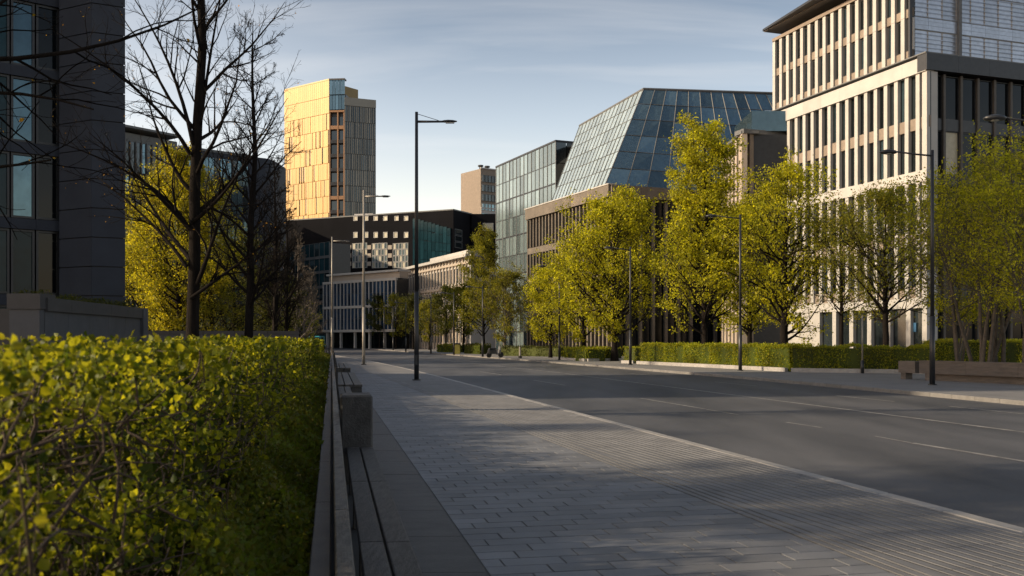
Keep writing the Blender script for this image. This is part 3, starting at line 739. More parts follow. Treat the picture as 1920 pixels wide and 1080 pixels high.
boxhedge([gp(2010, 690), gp(1750, 690)], 1.55, 'yellowish hedge behind the long planter bench', 3, edging=False)
boxhedge([gp(1190, 681.5), gp(1168, 681)], 1.15, 'short hedge stub at the lamp post by the brown office', 4, w=1.0)
boxhedge([gp(1168, 676.5), gp(1100, 677.5), gp(1055, 675)], 1.0, 'low hedge with rounded ends before the brown office', 5, m='leaf_box', lsz=.12, dens=160)
boxhedge([gp(1046, 669), gp(935, 667)], .95, 'flat dark hedge before the blue glass wall', 6, m='leaf_dark', lsz=.15, dens=90, edging=False)
boxhedge([gp(898, 664), gp(868, 663)], 1.1, 'dark hedge behind the lamp post left of the bollard', 7, m='leaf_dark', lsz=.18, dens=60, edging=False)
boxhedge([gp(846, 661), gp(818, 660)], 1.0, 'bright green small hedge far along the street', 8, m='leaf_green', lsz=.2, dens=50, edging=False)
# timber planter bench
a = gp(1688, 711); b = Vector((18.6, 32.6, 0)); u = (b-a).normalized()
pl = thing('planter_bench', 'long low timber clad planter bench beside the big right lamp post', 'planter', a)
nn = Vector((-u.y, u.x, 0));  nn = nn if nn.x > 0 else -nn
Lt = 12.0
def plbox(name, u0, u1, v0, v1, z0, z1, m):
    T = lambda v: tuple(u*v[0]+nn*v[1]+Vector((0, 0, v[2]))); return MB().box(u0, u1, v0, v1, z0, z1, T).obj(name, m, pl)
plbox('end_block', -.1, .75, 0, .5, .27, .74, M['timber_wall']); plbox('leg', 0, .25, .03, .4, 0, .268, M['timber_wall']); plbox('leg', 1.2, 1.5, .05, .4, 0, .268, M['timber_wall'])
k = 0
x = .95
while x < Lt: 
    for q in range(3): plbox('board', x, x+2.19, .0+.004*q, .06, .27+q*.157, .27+q*.157+.152, M['timber_wall'])
    x += 2.2
plbox('body', .95, Lt+1, .062, .5, .27, .735, M['darkstone']); plbox('plinth', 1.55, Lt+1, .18, .6, 0, .268, M['timber_wall'])
plbox('seat_top', .95, Lt+1, -.01, .5, .742, .775, M['timber_wall'])

# ------------------------------------------------------------------ trees
def up_(px, d): return Vector((px_x(px, d), d, 0))
pos = lambda px, d: (px_x(px, d), d, 0)
G1 = 'bare trees along the hedge'
def limb(p0, p1, p2, n=9):
    p0, p1, p2 = map(np.array, (p0, p1, p2)); t = np.linspace(0, 1, n)[:, None]; return (1-t)**2*p0+2*t*(1-t)*p1+t*t*p2
def pl3(o, px, py, d): v = at(px, py, d); return (v.x-o[0], v.y-o[1], v.z-o[2])
o1 = (px_x(357, 21), 21, .3)
ex = [limb(pl3(o1, 352, 425, 21), pl3(o1, 300, 330, 20.6), pl3(o1, 105, 265, 20)),
      limb(pl3(o1, 357, 290, 21), pl3(o1, 300, 180, 20.5), pl3(o1, 110, 62, 19.5)),
      limb(pl3(o1, 362, 270, 21), pl3(o1, 330, 110, 21), pl3(o1, 240, -20, 20.7)),
      limb(pl3(o1, 364, 330, 21), pl3(o1, 390, 100, 21.3), pl3(o1, 425, -60, 21)),
      limb(pl3(o1, 357, 420, 21), pl3(o1, 440, 360, 20.5), pl3(o1, 500, 230, 19.7)),
      limb(pl3(o1, 350, 500, 21), pl3(o1, 300, 420, 21), pl3(o1, 180, 330, 22)),
      limb(pl3(o1, 357, 560, 21), pl3(o1, 440, 500, 21), pl3(o1, 520, 440, 21.5))]
bp = lambda t: np.clip(1.15-.9*t, .2, 1)
tree(21, o1, 17, .145, 3.6, .13, 'big dark bare tree with the thickest trunk, left foreground', 'bud', G1, nl=28, n2=8, n3=5, leaves=1, lsize=.04, keep=.12, jit=.01, twigs4=3, name='bare_tree', up=.5, ang=.8, prof=bp, extra=ex, sides=12, rend=.0042, lean=(.7, 0))
tree(22, pos(472, 39), 14.5, .19, 3.7, .18, 'second bare tree from the left, slender dark trunk', 'bud', G1, nl=40, n2=8, n3=5, leaves=0, twigs4=3, name='bare_tree', up=.5, ang=.8, prof=bp, rend=.008)
tree(23, pos(515, 58), 12.5, .17, 3.0, .15, 'thin bare tree before the left side of the golden tower', 'bud', G1, nl=36, n2=7, n3=5, leaves=0, twigs4=3, name='bare_tree', up=.5, ang=.75, prof=bp, rend=.011)
tree(24, pos(537, 78), 12.5, .17, 3.2, .15, 'smaller bare tree at the right end of the row', 'bud', G1, nl=34, n2=7, n3=5, leaves=0, twigs4=2, name='bare_tree', up=.5, ang=.75, prof=bp, rend=.013)
for i, (px_, d, h_) in enumerate(((556, 98, 12.5), (570, 118, 12.5), (584, 140, 12))):
    tree(25+i, pos(px_, d), h_, .16, 3.2, .1, ('reddish bare tree in front of the grey glass office', 'bare tree with dense twigs beyond the reddish one', 'farthest bare tree, near the left end of the blue office')[i], 'bud', G1, barkm='bark_pale', nl=30, n2=7, n3=5, leaves=0, twigs4=2, name='bare_tree', up=.5, ang=.75, prof=bp, rend=.02)
# branches entering top left from a near tree whose trunk is off the frame
o2 = (-8.6, 9.0, 0)
ex2 = [limb(pl3(o2, -420, 60, 9), pl3(o2, 60, 190, 9), pl3(o2, 385, 10, 10)), limb(pl3(o2, -420, 130, 9), pl3(o2, -40, 80, 9.5), pl3(o2, 80, -60, 10)),
       limb(pl3(o2, -420, 330, 9), pl3(o2, -80, 330, 9), pl3(o2, 95, 300, 8.8)), limb(pl3(o2, -420, 260, 9), pl3(o2, -80, 120, 9), pl3(o2, 175, 205, 8.8))]
rs = tree(31, o2, 9, .11, 2.6, .35, 'near tree at the top left whose budding branches reach into the frame', 'bud', None, nl=18, n2=4, n3=3, leaves=1, lsize=.05, keep=.3, name='budding_tree', extra=ex2, jit=.01, up=.3, prof=bp, rend=.004)
# left leafy trees
ye = 'leafy trees on the left'
tree(41, pos(338, 70), 14.6, .22, 5.4, .08, 'big sunlit yellow tree behind the thickest bare trunk', 'leaf_gold', ye, nl=60, n2=9, n3=5, leaves=27, lsize=.16, up=.5)
tree(42, pos(270, 74), 9.6, .2, 4, .06, 'lower yellow tree beside the stone pier building', 'leaf_gold', ye, nl=46, n2=8, n3=5, leaves=24, lsize=.15)
tree(43, pos(440, 78), 9.2, .2, 5, .06, 'dark green tree behind the second bare trunk', 'leaf_dark', ye, nl=36, n2=7, n3=5, leaves=15, lsize=.17)
tree(44, pos(395, 72), 7.0, .16, 3.2, .05, 'low green tree at the foot of the big yellow tree', 'leaf_green', ye, nl=32, n2=7, n3=5, leaves=14, lsize=.15)
tree(45, pos(505, 84), 7.0, .16, 3.2, .06, 'low green tree among the thin bare trees', 'leaf_dark', ye, nl=30, n2=7, n3=5, leaves=13, lsize=.18)
tree(46, pos(560, 120), 6.0, .16, 3.4, .06, 'small golden tree before the grey glass office', 'leaf_yellow', ye, nl=26, n2=6, n3=5, leaves=10, lsize=.2)
tree(47, (-10, -4.5, 0), 14.5, .2, 4.2, .42, 'tall leafy tree added out of frame to cast shade, behind the camera at the left', 'leaf_gold', ye, nl=44, n2=8, n3=5, leaves=15, lsize=.16)  # this and the next three: unseen trees added for the shade they cast
tree(48, (-10.5, 2.5, 0), 15, .2, 4.2, .42, 'tall unseen leafy tree added to shade the road, at the left beside the hedge start', 'leaf_gold', ye, nl=44, n2=8, n3=5, leaves=15, lsize=.16)
tree(49, (-11, 8.2, 0), 13, .2, 3.9, .12, 'tall unseen leafy tree added to shade the hedge, at the left nearest the office', 'leaf_gold', ye, nl=56, n2=8, n3=5, leaves=13, lsize=.16)
tree(50, (-23, 14.5, 0), 11, .18, 3.6, .2, 'unseen leafy tree added to dapple the pavement, at the left near the glazed wall', 'leaf_gold', ye, nl=30, n2=7, n3=5, leaves=7, lsize=.13)
ry = 'leafy trees along the far pavement'
tree(51, pos(1153, 72), 11.6, .24, 5.6, 0.12, 'broad yellow leafed tree before the brown office', 'leaf_yellow', ry, nl=60, n2=8, n3=5, leaves=15, lsize=0.175, up=.4)
tree(52, pos(1095, 76), 9.0, .17, 4.6, .15, 'smaller yellow tree left of the broad one', 'leaf_yellow', ry, nl=44, n2=7, n3=5, leaves=15, lsize=0.165)
tree(53, pos(1032, 86), 7.6, .15, 3.6, .15, 'small pale yellow tree right of the blue glass wall', 'leaf_yellow', ry, nl=38, n2=7, n3=5, leaves=14, lsize=0.165)
tree(54, pos(1322, 60), 14.4, .20, 4.3, .13, 'tallest yellow leafed tree, before the gap between the buildings', 'leaf_yellow', ry, nl=70, n2=8, n3=5, leaves=15, lsize=0.165, up=.5, prof=lambda t: np.clip(1.15-.75*t, .22, 1.0))
tree(55, pos(1470, 56), 11.2, .26, 4.5, .16, 'yellow green tree with a forked low trunk at the left end of the white office', 'leaf_yellow', ry, nl=52, n2=7, n3=5, leaves=13, lsize=0.155, keep=0.9, extra=[limb((0, 0, 1.5), (1.2, 0, 1.9), (2.4, -.2, 4.4)), limb((0, 0, 2.6), (-.8, 0, 3.6), (-1.6, 0, 6))])
tree(56, pos(1405, 64), 10.4, .18, 3.9, .15, 'yellow tree between the tallest tree and the forked tree', 'leaf_yellow', ry, nl=50, n2=7, n3=5, leaves=14, lsize=0.165)
tree(57, pos(1660, 50), 9.0, .19, 4.1, .24, 'dark sparse green tree before the middle of the white office', 'leaf_green', ry, nl=46, n2=7, n3=5, leaves=18, lsize=0.12, keep=0.8)
tree(58, pos(1580, 54), 8.6, .13, 3.2, .3, 'thin leafed green tree between the forked and the dark tree', 'leaf_green', ry, nl=38, n2=6, n3=5, leaves=13, lsize=0.12, keep=.6)
tree(59, pos(1850, 41), 9.4, .09, 4.2, .3, 'many stemmed shrubby tree behind the planter bench', 'leaf_yellow', ry, nl=72, n2=7, n3=5, leaves=13, lsize=0.115, trunks=9, barkm='bark_pale')
tree(60, pos(1950, 37), 8.6, .07, 4.0, .3, 'many stemmed shrubby tree cut by the right edge of the frame', 'leaf_yellow', ry, nl=60, n2=7, n3=5, leaves=13, lsize=0.115, trunks=6, barkm='bark_pale')
tree(61, pos(1795, 46), 7.4, .05, 2.6, .3, 'thin stemmed shrubby tree just right of the big lamp post', 'leaf_green', ry, nl=45, n2=6, n3=4, leaves=12, lsize=.10, trunks=5, barkm='bark_pale')
tree(62, pos(908, 108), 13.3, .17, 4.3, .12, 'tall loose pale green tree before the left glass block', 'leaf_green', ry, nl=54, n2=8, n3=5, leaves=11, lsize=0.19, up=.8, prof=lambda t: np.clip(1.1-.8*t, .25, 1.0))
tree(63, pos(946, 104), 8.4, .16, 4.2, .15, 'pale stemmed green tree at the foot of the glass block', 'leaf_green', ry, barkm='bark_pale', nl=44, n2=7, n3=5, leaves=12, lsize=.18)
for i, (px_, d, h_) in enumerate(((868, 122, 8.3), (836, 138, 8.6), (806, 150, 7.2), (775, 158, 8.4), (742, 164, 8.8), (712, 172, 8.8), (697, 178, 7))):
    tree(70+i, pos(px_, d), h_, .16, 3.6, .2, 'far green street tree %s' % ('left of the tall loose tree', 'behind the bright small hedge', 'low and dark beside the tallest lamp post', 'right of the blue glass office', 'before the corner of the blue glass office', 'before the middle of the blue glass office', 'farthest, small, before the blue glass office')[i], 'leaf_green' if i % 2 == 0 else 'leaf_dark', ry, nl=24, n2=6, n3=5, leaves=12, lsize=.24)

# ------------------------------------------------------------------ buildings
def bld(label, loc, name='office_building', cat='building', group=None): return thing(name, label, cat, loc, group)
def P2(px, d): return (px_x(px, d), d)
def zat(py, d): return CH+(HZ-py)/FPX*d
def prismb(name, parent, pts, z0, z1, m):
    o = parent.location
    return MB().prism([(p[0]-o.x, p[1]-o.y) for p in pts], z0, z1).obj(name, m, parent)
def back(F, dep, u0=0, u1=None, v=0.0):      # footprint of a body behind a facade
    u1 = F.len if u1 is None else u1
    return [tuple(F.p(u0, v, 0))[:2], tuple(F.p(u1, v, 0))[:2], tuple(F.p(u1, dep, 0))[:2], tuple(F.p(u0, dep, 0))[:2]]

# --- white office at the right
C = (31.12, 72.0); Lf = P2(1448, 90.8)
W = bld('cream stone office with a sunlit finned side and a dark glazed front', (C[0], C[1], 0))
FS = Face(Lf, C); n_in = FS.n
FR = Face(C, (C[0]+30*n_in.x, C[1]+30*n_in.y))
NB = 17; bay = FS.len/NB
prismb('inner_wall', W, back(FS, 28, .1, FS.len-1.6, .45), 0, 21.6, M['metal_dark'])
rows = [(18.5, 21.8), (14.4, 17.6), (9.7, 12.8), (5.6, 8.8)]
for r, (z0, z1) in enumerate(rows):
    for i in range(NB):
        u = i*bay+.40
        g = M['glass_dark'] if rng0.random() < .8 else M['glass_teal']
        window(W, FS, u, .30, z0, bay-.40, z1-z0, M['metal_dark'], g, .05, .1)
        put('spandrel', W, FS, u, .16, z0-.9 if r != 1 else z0-.0001-.02-.0, bay-.40, .25, .9 if r != 1 else .02, M['tan_stone'])
for i in range(NB):
    put('pier', W, FS, i*bay, 0, 4.6, .40, .42, 17.2, M['white_stone'])
    u = i*bay+.46
put('pier', W, FS, FS.len-.02, 0, 0, .0+.02, .42, 21.8, M['white_stone'])
for i in range(8):
    l = FS.len/8
    put('cornice_stone', W, FS, i*l+.005, -.12, 21.8, l-.01, .8, 1.1, M['white_stone'])
    put('band_stone', W, FS, i*l+.005, -.03, 13.55, l-.01, .46, .85, M['white_stone'])
    put('band_stone', W, FS, i*l+.005, -.03, 4.0, l-.01, .46, .75, M['white_stone'])
for i in range(9):
    u = i*FS.len/9
    if i in (1, 2): put('stone_panel', W, FS, u+.01, .05, 0, FS.len/9-.02, .3, 3.98, M['white_stone'])
    else:
        window(W, FS, u+.5, .3, 0, FS.len/9-.5, 3.98, M['metal_dark'], M['glass_dark'], .07, .12)
        put('ground_pier', W, FS, u, .0, 0, .49, .42, 3.98, M['white_stone'])
# front (shaded)
fb = 2.9; nf = 9
put('corner_pier', W, FR, 0.0, .001, 0, 1.0, .5, 21.78, M['white_stone'])
prismb('inner_front', W, back(FR, 20, 1.0, 28, 1.2), 0, 21.6, M['glass_deep'])
u = 1.0; i = 0
frz = [(18.4, 21.7), (14.2, 17.5), (10.0, 13.2), (5.6, 8.9), (0.3, 4.6)]
while u < 27:
    w = .85 if i == 0 else 1.42
    for z0, z1 in frz:
        litp = rng0.random() < .16
        window(W, FR, u, .5, z0, w, z1-z0, M['metal_dark'], M['lit_blind'] if (litp and z0 < 16) else M['glass_deep'], .06, .15)  # some panes coloured yellowish as if lit from inside
        put('spandrel', W, FR, u, .42, z0-.88, w, .2, .87, M['metal_dark'])
    put('column', W, FR, u+w, .3, 0, .22, .4, 21.76, M['column'])
    u += w+.22; i += 1
for i in range(10): put('cap_panel', W, FR, i*3.0-.14, -.15, 21.85, 2.99, 1.0, 1.25, M['metal_dark'])
prismb('terrace', W, back(FS, 28, 0, FS.len-.2, .6), 21.9, 22.8, M['metal_grey'])
prismb('roof_edge', W, back(FS, 28.2, -.1, FS.len+.1, -.2), 23.11, 23.2, M['metal_grey'])
put('blue_notice', W, FS, FS.len-2.0, .25, 2.2, .6, .03, .7, M['blue_sign'])
# upper storeys
FU = Face(Lf, tuple(FS.p(FS.len-1.74, 0, 0))[:2])
NU = 17; bu = FU.len/NU
prismb('upper_wall', W, back(FU, 26, .1, FU.len-.7, .42), 23.2, 29.9, M['metal_dark'])
for fl in range(2):
    z0 = 23.9+fl*3.25
    for i in range(NU):
        u = i*bu+(.42 if fl else .5); w = bu*.52
        window(W, FU, u, .26, z0, w, 2.45, M['metal_dark'], M['glass_teal'] if rng0.random() < .35 else M['glass_dark'], .05, .1)
        put('upper_spandrel', W, FU, i*bu+.4, .18, z0-.68, bu-.4, .2, .66, M['tan_stone'])
        put('upper_pier', W, FU, i*bu, .03+.0*fl, z0-.68, .4, .4, 3.23, M['white_stone'])
        put('reveal_panel', W, FU, u+w, .2, z0, max(.06, bu-(u-i*bu)-w-.002), .18, 2.45, M['white_stone'])
put('upper_cap', W, FU, 0, -.02, 29.75, FU.len, .6, .3, M['tan_stone'])
put('edge_trim', W, FU, FU.len-.18, -.03, 23.21, .18, .5, 6.5, M['metal_dark'])
# overhanging roof plate
q0 = FU.p(-.3, -1.6, 0); pts = [tuple(FU.p(-.25, -.9, 0))[:2], tuple(FU.p(FU.len+1, -2.6, 0))[:2], tuple(FU.p(FU.len+1, 24, 0))[:2], tuple(FU.p(-.25, 24, 0))[:2]]
prismb('roof_plate', W, pts, 30.75, 30.95, M['metal_dark']); prismb('soffit', W, back(FU, 24, -.2, FU.len, -.8), 30.68, 30.745, M['soffit'])
prismb('penthouse', W, back(FU, 24, .8, FU.len-.3, 1.2), 29.9, 30.67, M['metal_grey'])
# glass-screened upper front
FG = Face(tuple(FU.p(FU.len, 0, 0))[:2], tuple(FU.p(FU.len, 26, 0))[:2])
prismb('screen_wall', W, back(FG, 6, .5, 26, .4), 23.25, 36, M['palewall'])
for r in range(4):
    z0 = 23.3+r*3.2
    for i in range(18):
        window(W, FG, .35+i*1.4, .05, z0, 1.38, 2.2, M['palewall'], M['glass_smoke'], .03, .1, 'screen_window')
        put('screen_band', W, FG, .35+i*1.4, .0, z0+2.22, 1.38, .16, .92, M['glass_smoke'])
        for q in range(4): pass
for i in (3, 9, 15): put('screen_mast', W, FG, .3+i*2.0*.7+.0, -.25, 23.3, .28, .2, 13, M['metal_grey'])
lv = MB()
for r in range(36):
    lv.box(.4, 25.5, -.02, .02, 23.5+r*.34, 23.53+r*.34, lambda v: tuple(FG.p(*v)-W.location))
prop(lv.obj('louvre', M['glass_smoke'], W), kind='stuff')

# --- small pale pier building in the gap
d = 90; Lp = P2(1352, 97); Cp = P2(1392, 88)
G = bld('pale narrow building with a roof box between the brown office and the cream office', (Cp[0], Cp[1], 0))
F1 = Face(Lp, Cp); F2 = Face(Cp, (Cp[0]+9, Cp[1]+3.2)); zt = zat(250, 88)
prismb('body', G, back(F1, 10, .1, F1.len-.6, .3), 0, zt, M['metal_dark'])
prismb('roof_box', G, back(F1, 8, 1.5, F1.len-.6, 1.0), zt+.35, zt+2.2, M['glass_mansard'])
for i in range(6):
    u = i*F1.len/6; put('pier', G, F1, u, 0, 0, .75, .4, zt, M['beige'])
    for r in range(4): window(G, F1, u+.76, .2, 1+r*4.5, F1.len/6-.78, 3.6, M['metal_dark'], M['glass_dark'], .06, .1)
put('corner_pier', G, F1, F1.len-.7, -.05, 0, .7, .5, zt, M['beige'])
put('cornice', G, F1, -.2, -.1, zt, F1.len+.2, 1.6, .25, M['metal_grey']); put('cornice', G, F2, 0, -.2, zt+.003, 9, 1.5, .4, M['metal_grey'])
for i in range(4):
    put('pier', G, F2, .8+i*2.2, 0, 0, .4, .4, zt, M['tan_stone'])
    for r in range(4): window(G, F2, 1.2+i*2.2, .2, 1+r*4.5, 1.8, 3.6, M['metal_dark'], M['glass_deep'], .06, .1)

# --- brown office with glass mansard
BL, BC = (1.77, 113.7), (9.76, 95.0)
B = bld('brown precast office with closely spaced fins under a sloping glass roof', (BC[0], BC[1], 0))
F1 = Face(BL, BC); F2 = Face(BC, (BC[0]+26, BC[1]+11)); nb = 24; bw = F1.len/nb
prismb('inner_wall', B, back(F1, 26, .1, F1.len-.9, .5), 0, 16.5, M['metal_dark'])
lev = [(12.4, 15.7), (8.7, 11.7), (5.1, 8.0), (.3, 4.3)]
for r, (z0, z1) in enumerate(lev):
    for i in range(nb):
        window(B, F1, i*bw+.22, .32, z0, bw-.22, z1-z0, M['brown'], M['glass_dark'] if (i*7+r*3) % 5 else M['glass_pale'], .04, .1)
        put('fin', B, F1, i*bw, -.02, z0, .22, .55, z1-z0, M['brown'])
    for i in range(6): put('spandrel', B, F1, i*F1.len/6+.01, .06, z0-.74, F1.len/6-.02, .4, .72, M['brown'])
for i in range(6): put('cornice_stone', B, F1, i*F1.len/6, -.25, 15.75, F1.len/6-.01, .9, 1.2, M['brown'])
put('coping', B, F1, -.1, -.32, 16.96, F1.len+.2, 1.0, .12, M['white_stone'])
for i in range(7): put('cornice_stone', B, F2, i*4.0, -.25, 15.75, 3.99, .9, 1.2, M['brown'])
for i in range(18):
    put('fin', B, F2, .3+i*1.5, 0, 0, .3, .5, 15.7, M['brown'])
    for z0, z1 in lev: window(B, F2, .6+i*1.5, .3, z0, 1.2, z1-z0, M['metal_dark'], M['glass_deep'], .06, .12)
prismb('roof_deck', B, back(F1, 26, 0, F1.len, .4), 16.5, 16.98, M['metal_grey'])
def quadgrid(parent, A, Bq, Cq, D, nu, nv, glass, frame, name='roof_pane', t=.12, fw=.07, thick=True):
    """A,B bottom left/right ; D,C top left/right"""
    A, Bq, Cq, D = map(Vector, (A, Bq, Cq, D)); o = parent.location
    nrm = ((Bq-A).cross(D-A)).normalized()
    P = lambda u, v: (A*(1-u)+Bq*u)*(1-v)+(D*(1-u)+Cq*u)*v
    g = .02
    for i in range(nu):
        for j in range(nv):
            u0, u1, v0, v1 = (i+g)/nu, (i+1-g)/nu, (j+g)/nv, (j+1-g)/nv
            jit = nrm*rng0.uniform(-.03, .03)
            q = [P(u0, v0)+jit*rng0.random(), P(u1, v0), P(u1, v1)+jit, P(u0, v1)]
            q2 = [p-nrm*.06 for p in q]
            MB().add([p-o for p in q+q2], [(0, 1, 2, 3), (7, 6, 5, 4), (0, 4, 5, 1), (1, 5, 6, 2), (2, 6, 7, 3), (3, 7, 4, 0)]).obj(name, glass, parent)
    for i in range(nu+1):
        b = MB(); a_, b_ = P(i/nu, 0), P(i/nu, 1); b.tube([a_-o+nrm*.03, b_-o+nrm*.03], fw, 4); b.obj('glazing_bar', frame, parent)
    for j in range(nv+1):
        b = MB(); a_, b_ = P(0, j/nv), P(1, j/nv); b.tube([a_-o+nrm*.02, b_-o+nrm*.02], fw*.8, 4); b.obj('glazing_bar', frame, parent)
MS = bpy.data.objects.new('glass_roof', None)
z0 = 17.05
B0 = Vector((9.3, 95.9, z0)); T0 = at(1207, 167, 105); TL = at(1087, 236, 122.7); BLm = Vector((3.6, 106.2, z0)); BLm = Vector((px_x(1035, 107), 107, z0))
TR = at(1475, 176, 108); BR = Vector((38, 107.5, z0))
quadgrid(B, BLm, B0, T0, TL, 15, 6, M['glass_mansard_lit'], M['metal_grey'], fw=.04)  # left slope gets the glass coloured brighter for the sun on it
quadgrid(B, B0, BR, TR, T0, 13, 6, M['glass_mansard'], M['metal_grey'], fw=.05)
o = B.location
inner = [p-Vector((0, 0, 0)) for p in (BLm, B0, BR, TR, T0, TL)]
cen = Vector((20, 118, 0)); sh = lambda p: p+(cen-Vector((p.x, p.y, 0))).normalized()*3.0-Vector((0, 0, 1.0 if p.z > 20 else 0))
vs = [sh(BLm), sh(B0), sh(BR), Vector((38, 128, z0)), Vector((12, 130, z0)), sh(TL), sh(T0), sh(TR), Vector((30, 128, T0.z-.4)), Vector((14, 130, T0.z-.4))]
MB().add([v-o for v in vs], [(0, 1, 6, 5), (1, 2, 7, 6), (2, 3, 8, 7), (5, 6, 7, 8, 9), (0, 5, 9, 4), (3, 4, 9, 8)]).obj('roof_core', M['metal_dark'], B)
b = MB(); b.tube([TL-o, T0-o, TR-o], .16, 6); b.obj('ridge', M['metal_grey'], B)

# --- glass block left of it
GL, GC = (-2.4, 144.0), (5.7, 125.0)
T = bld('flat roofed pale glass block between the small tower and the sloping glass roof', (GC[0], GC[1], 0))
F1 = Face(GL, GC); F2 = Face(GC, (GC[0]+14, GC[1]+6)); H = 27.4
prismb('inner_wall', T, back(F1, 14, .05, F1.len-.4, .2), 0, H-.3, M['metal_dark'])
nc, nr = 16, 10; cw = F1.len/nc; rh = H/nr
for r in range(nr):
    for i in range(nc):
        put('glass_pane', T, F1, i*cw+.04, rng0.choice((0, .01, .02)), r*rh+.05, cw-.08, .05, rh-.1, M['glass_pale'] if (r > 3 or (i+r) % 4) else M['glass_teal'])
    put('floor_bar', T, F1, 0, -.03, r*rh-.04, F1.len, .08, .1 if r % 2 else .2, M['metal_dark'])
for i in range(nc+1): put('mullion', T, F1, i*cw-.03, -.05, 0, .06 if i % 2 else .12, .1, H, M['metal_grey'])
for r in range(nr):
    for i in range(5): put('glass_pane', T, F2, .1+i*1.5, .05, r*rh+.05, 1.42, .05, rh-.1, M['glass_dark'])
put('parapet', T, F1, -.05, -.08, H, F1.len+.1, .5, .22, M['metal_dark']); put('parapet', T, F2, .05, -.08, H, 14, .5, .22, M['metal_dark'])

# --- small far tower
d = 320; C2 = P2(902, 312); L2 = P2(876, 330)
t = bld('small far tower in two tones with a pair of roof vents', (C2[0], C2[1], 0), 'tower_block')
F1 = Face(L2, C2); F2 = Face(C2, P2(934, 316)); H = zat(316, 312)
prismb('body', t, back(F2, 12, 0, F2.len, .2), 0, H, M['tan_stone']); 
prismb('side_wing', t, back(F1, 4, 0, F1.len-1.5, 0), 0, zat(332, 320), M['tan_stone'])
for r in range(6):
    z0 = H-4.2-r*3.1
    for i in range(5): window(t, F2, .3+i*(F2.len-.4)/5, -.16, z0, (F2.len-.4)/5-.15, 2.2, M['metal_grey'] if r < 3 else M['palewall'], M['glass_dark'] if r < 3 else M['glass_teal'], .08, .2)
put('lower_cladding', t, F2, 0, -.04, 0, F2.len, .2, H-13.2, M['palewall'])
put('white_band', t, F2, 0, -.1, H-13.0, F2.len, .3, .5, M['palewall']); put('white_band', t, F2, 0, -.1, H-19.2, F2.len, .3, .5, M['palewall'])
put('cornice', t, F2, -.1, -.15, H, F2.len+.2, .5, .4, M['palewall'])
for i in (1.2, 3.8): 
    q = F2.p(i, 2, H)-t.location; MB().tube([q, q+Vector((0, 0, 1.0))], .45, 8).obj('roof_vent', M['metal_dark'], t); MB().tube([q+Vector((0, 0, 1.0)), q+Vector((0, 0, 1.5))], .9, 8).obj('vent_cowl', M['metal_dark'], t)
q = F1.p(1, 1, 0)-t.location; MB().tube([q+Vector((0, 0, zat(332, 320))), q+Vector((0, 0, zat(318, 320)))], .08, 4).obj('antenna', M['metal_dark'], t)

# --- golden tower
GLf, GCt, GSl, GRt = P2(533, 292), P2(617, 280), P2(646, 279.5), P2(705, 283)
g = bld('tall golden clad residential tower with a grey patterned shaded side', (GCt[0], GCt[1], 0), 'tower_block')
F1 = Face(GLf, GCt); F2 = Face(GSl, GRt); F3 = Face(GCt, GSl); H1 = zat(150, 280); H2 = zat(182, 279.5)
Hl = zat(170, 292)
prismb('core', g, back(F1, 12, .4, F1.len-.4, .35), 0, H1-.3, M['gold_dark'])
prismb('core', g, back(F2, 14, .05, F2.len, .2), 0, H2-.2, M['metal_dark']); prismb('core', g, back(F3, 12, 0, F3.len, 1.2), 0, H1-4, M['metal_dark'])
rowh = (H1)/16.0; nrow = 16; ncl = 22; cw = F1.len/ncl
gp_b = MB(); gw = MB()
TF = F1.T(g.location)
for r in range(nrow):
    for i in range(ncl):
        z0 = r*rowh+.06; hh = rowh-.12
        narrow = rng0.random() < .20 and r < nrow-2
        off = rng0.choice((0, .05, .1)) if r < nrow-2 else 0
        x0, x1 = i*cw+.03, (i+1)*cw-.03
        if narrow:
            m_ = x0+(x1-x0)*rng0.choice((.45, .6)); gp_b.box(x0, m_, off, .3, z0, z0+hh, TF); gw.box(m_+.05, x1, .18, .3, z0+.5, z0+hh, TF)
        else: put('gold_panel', g, F1, x0, off, z0, x1-x0, .3, hh, M['gold'])
prop(gp_b.obj('narrow_gold_panel', M['gold'], g), kind='stuff'); prop(gw.obj('slot_window', M['glass_dark'], g), kind='stuff')
put('coping', g, F1, 0, -.05, H1, F1.len, 1, .4, M['gold_dark'])
ncr = 15; cw = F2.len/ncr; nr2 = 15; rh2 = (H2-2.4)/nr2; wj = MB(); TF = F2.T(g.location)
for r in range(nr2):
    sh_ = (r % 3)*.25
    for i in range(ncr):
        x0 = i*cw+(.0 if i == 0 else sh_*.6); x1 = (i+1)*cw+(sh_*.6 if i < ncr-1 else 0); w_ = x1-x0
        f_ = rng0.choice((.35, .5, .62))
        put('bronze_panel', g, F2, round(x0, 1), rng0.choice((0, .06)), r*rh2+.05, round(w_*f_, 1), .25, rh2-.12, M['bronze'])
        wj.box(x0+w_*f_+.05, x1-.04, .12, .2, r*rh2+.1, (r+1)*rh2-.12, TF)
prop(wj.obj('slot_window', M['glass_dark'], g), kind='stuff')
put('coping', g, F2, 0, -.05, H2-2.35, F2.len, .8, 2.35, M['bronze'])
for k in (0., F3.len*.52, F3.len-.35): put('frame_post', g, F3, k, .0 if k else .02, 0, .35, .5, H1-9.5, M['copper'])
for k in range(16):
    z0 = 1.5+k*4.1
    if z0 > H1-14: break
    for a, b in ((.4, F3.len*.52-.05), (F3.len*.52+.4, F3.len-.4)):
        o_ = put('loggia', g, F3, a, .8, z0+1.1, b-a, .2, 2.6, M['glass_dark']); put('balcony', g, F3, a, .05, z0, b-a, .9, 1.0, M['metal_dark'] if k % 5 else M['copper'])
for r in range(2):
    for i in range(5): put('crown_pane', g, F3, .1+i*F3.len/5, 0, H1-4.4*(r+1)+.15, F3.len/5-.1, .3, 4.1, M['glass_teal'])
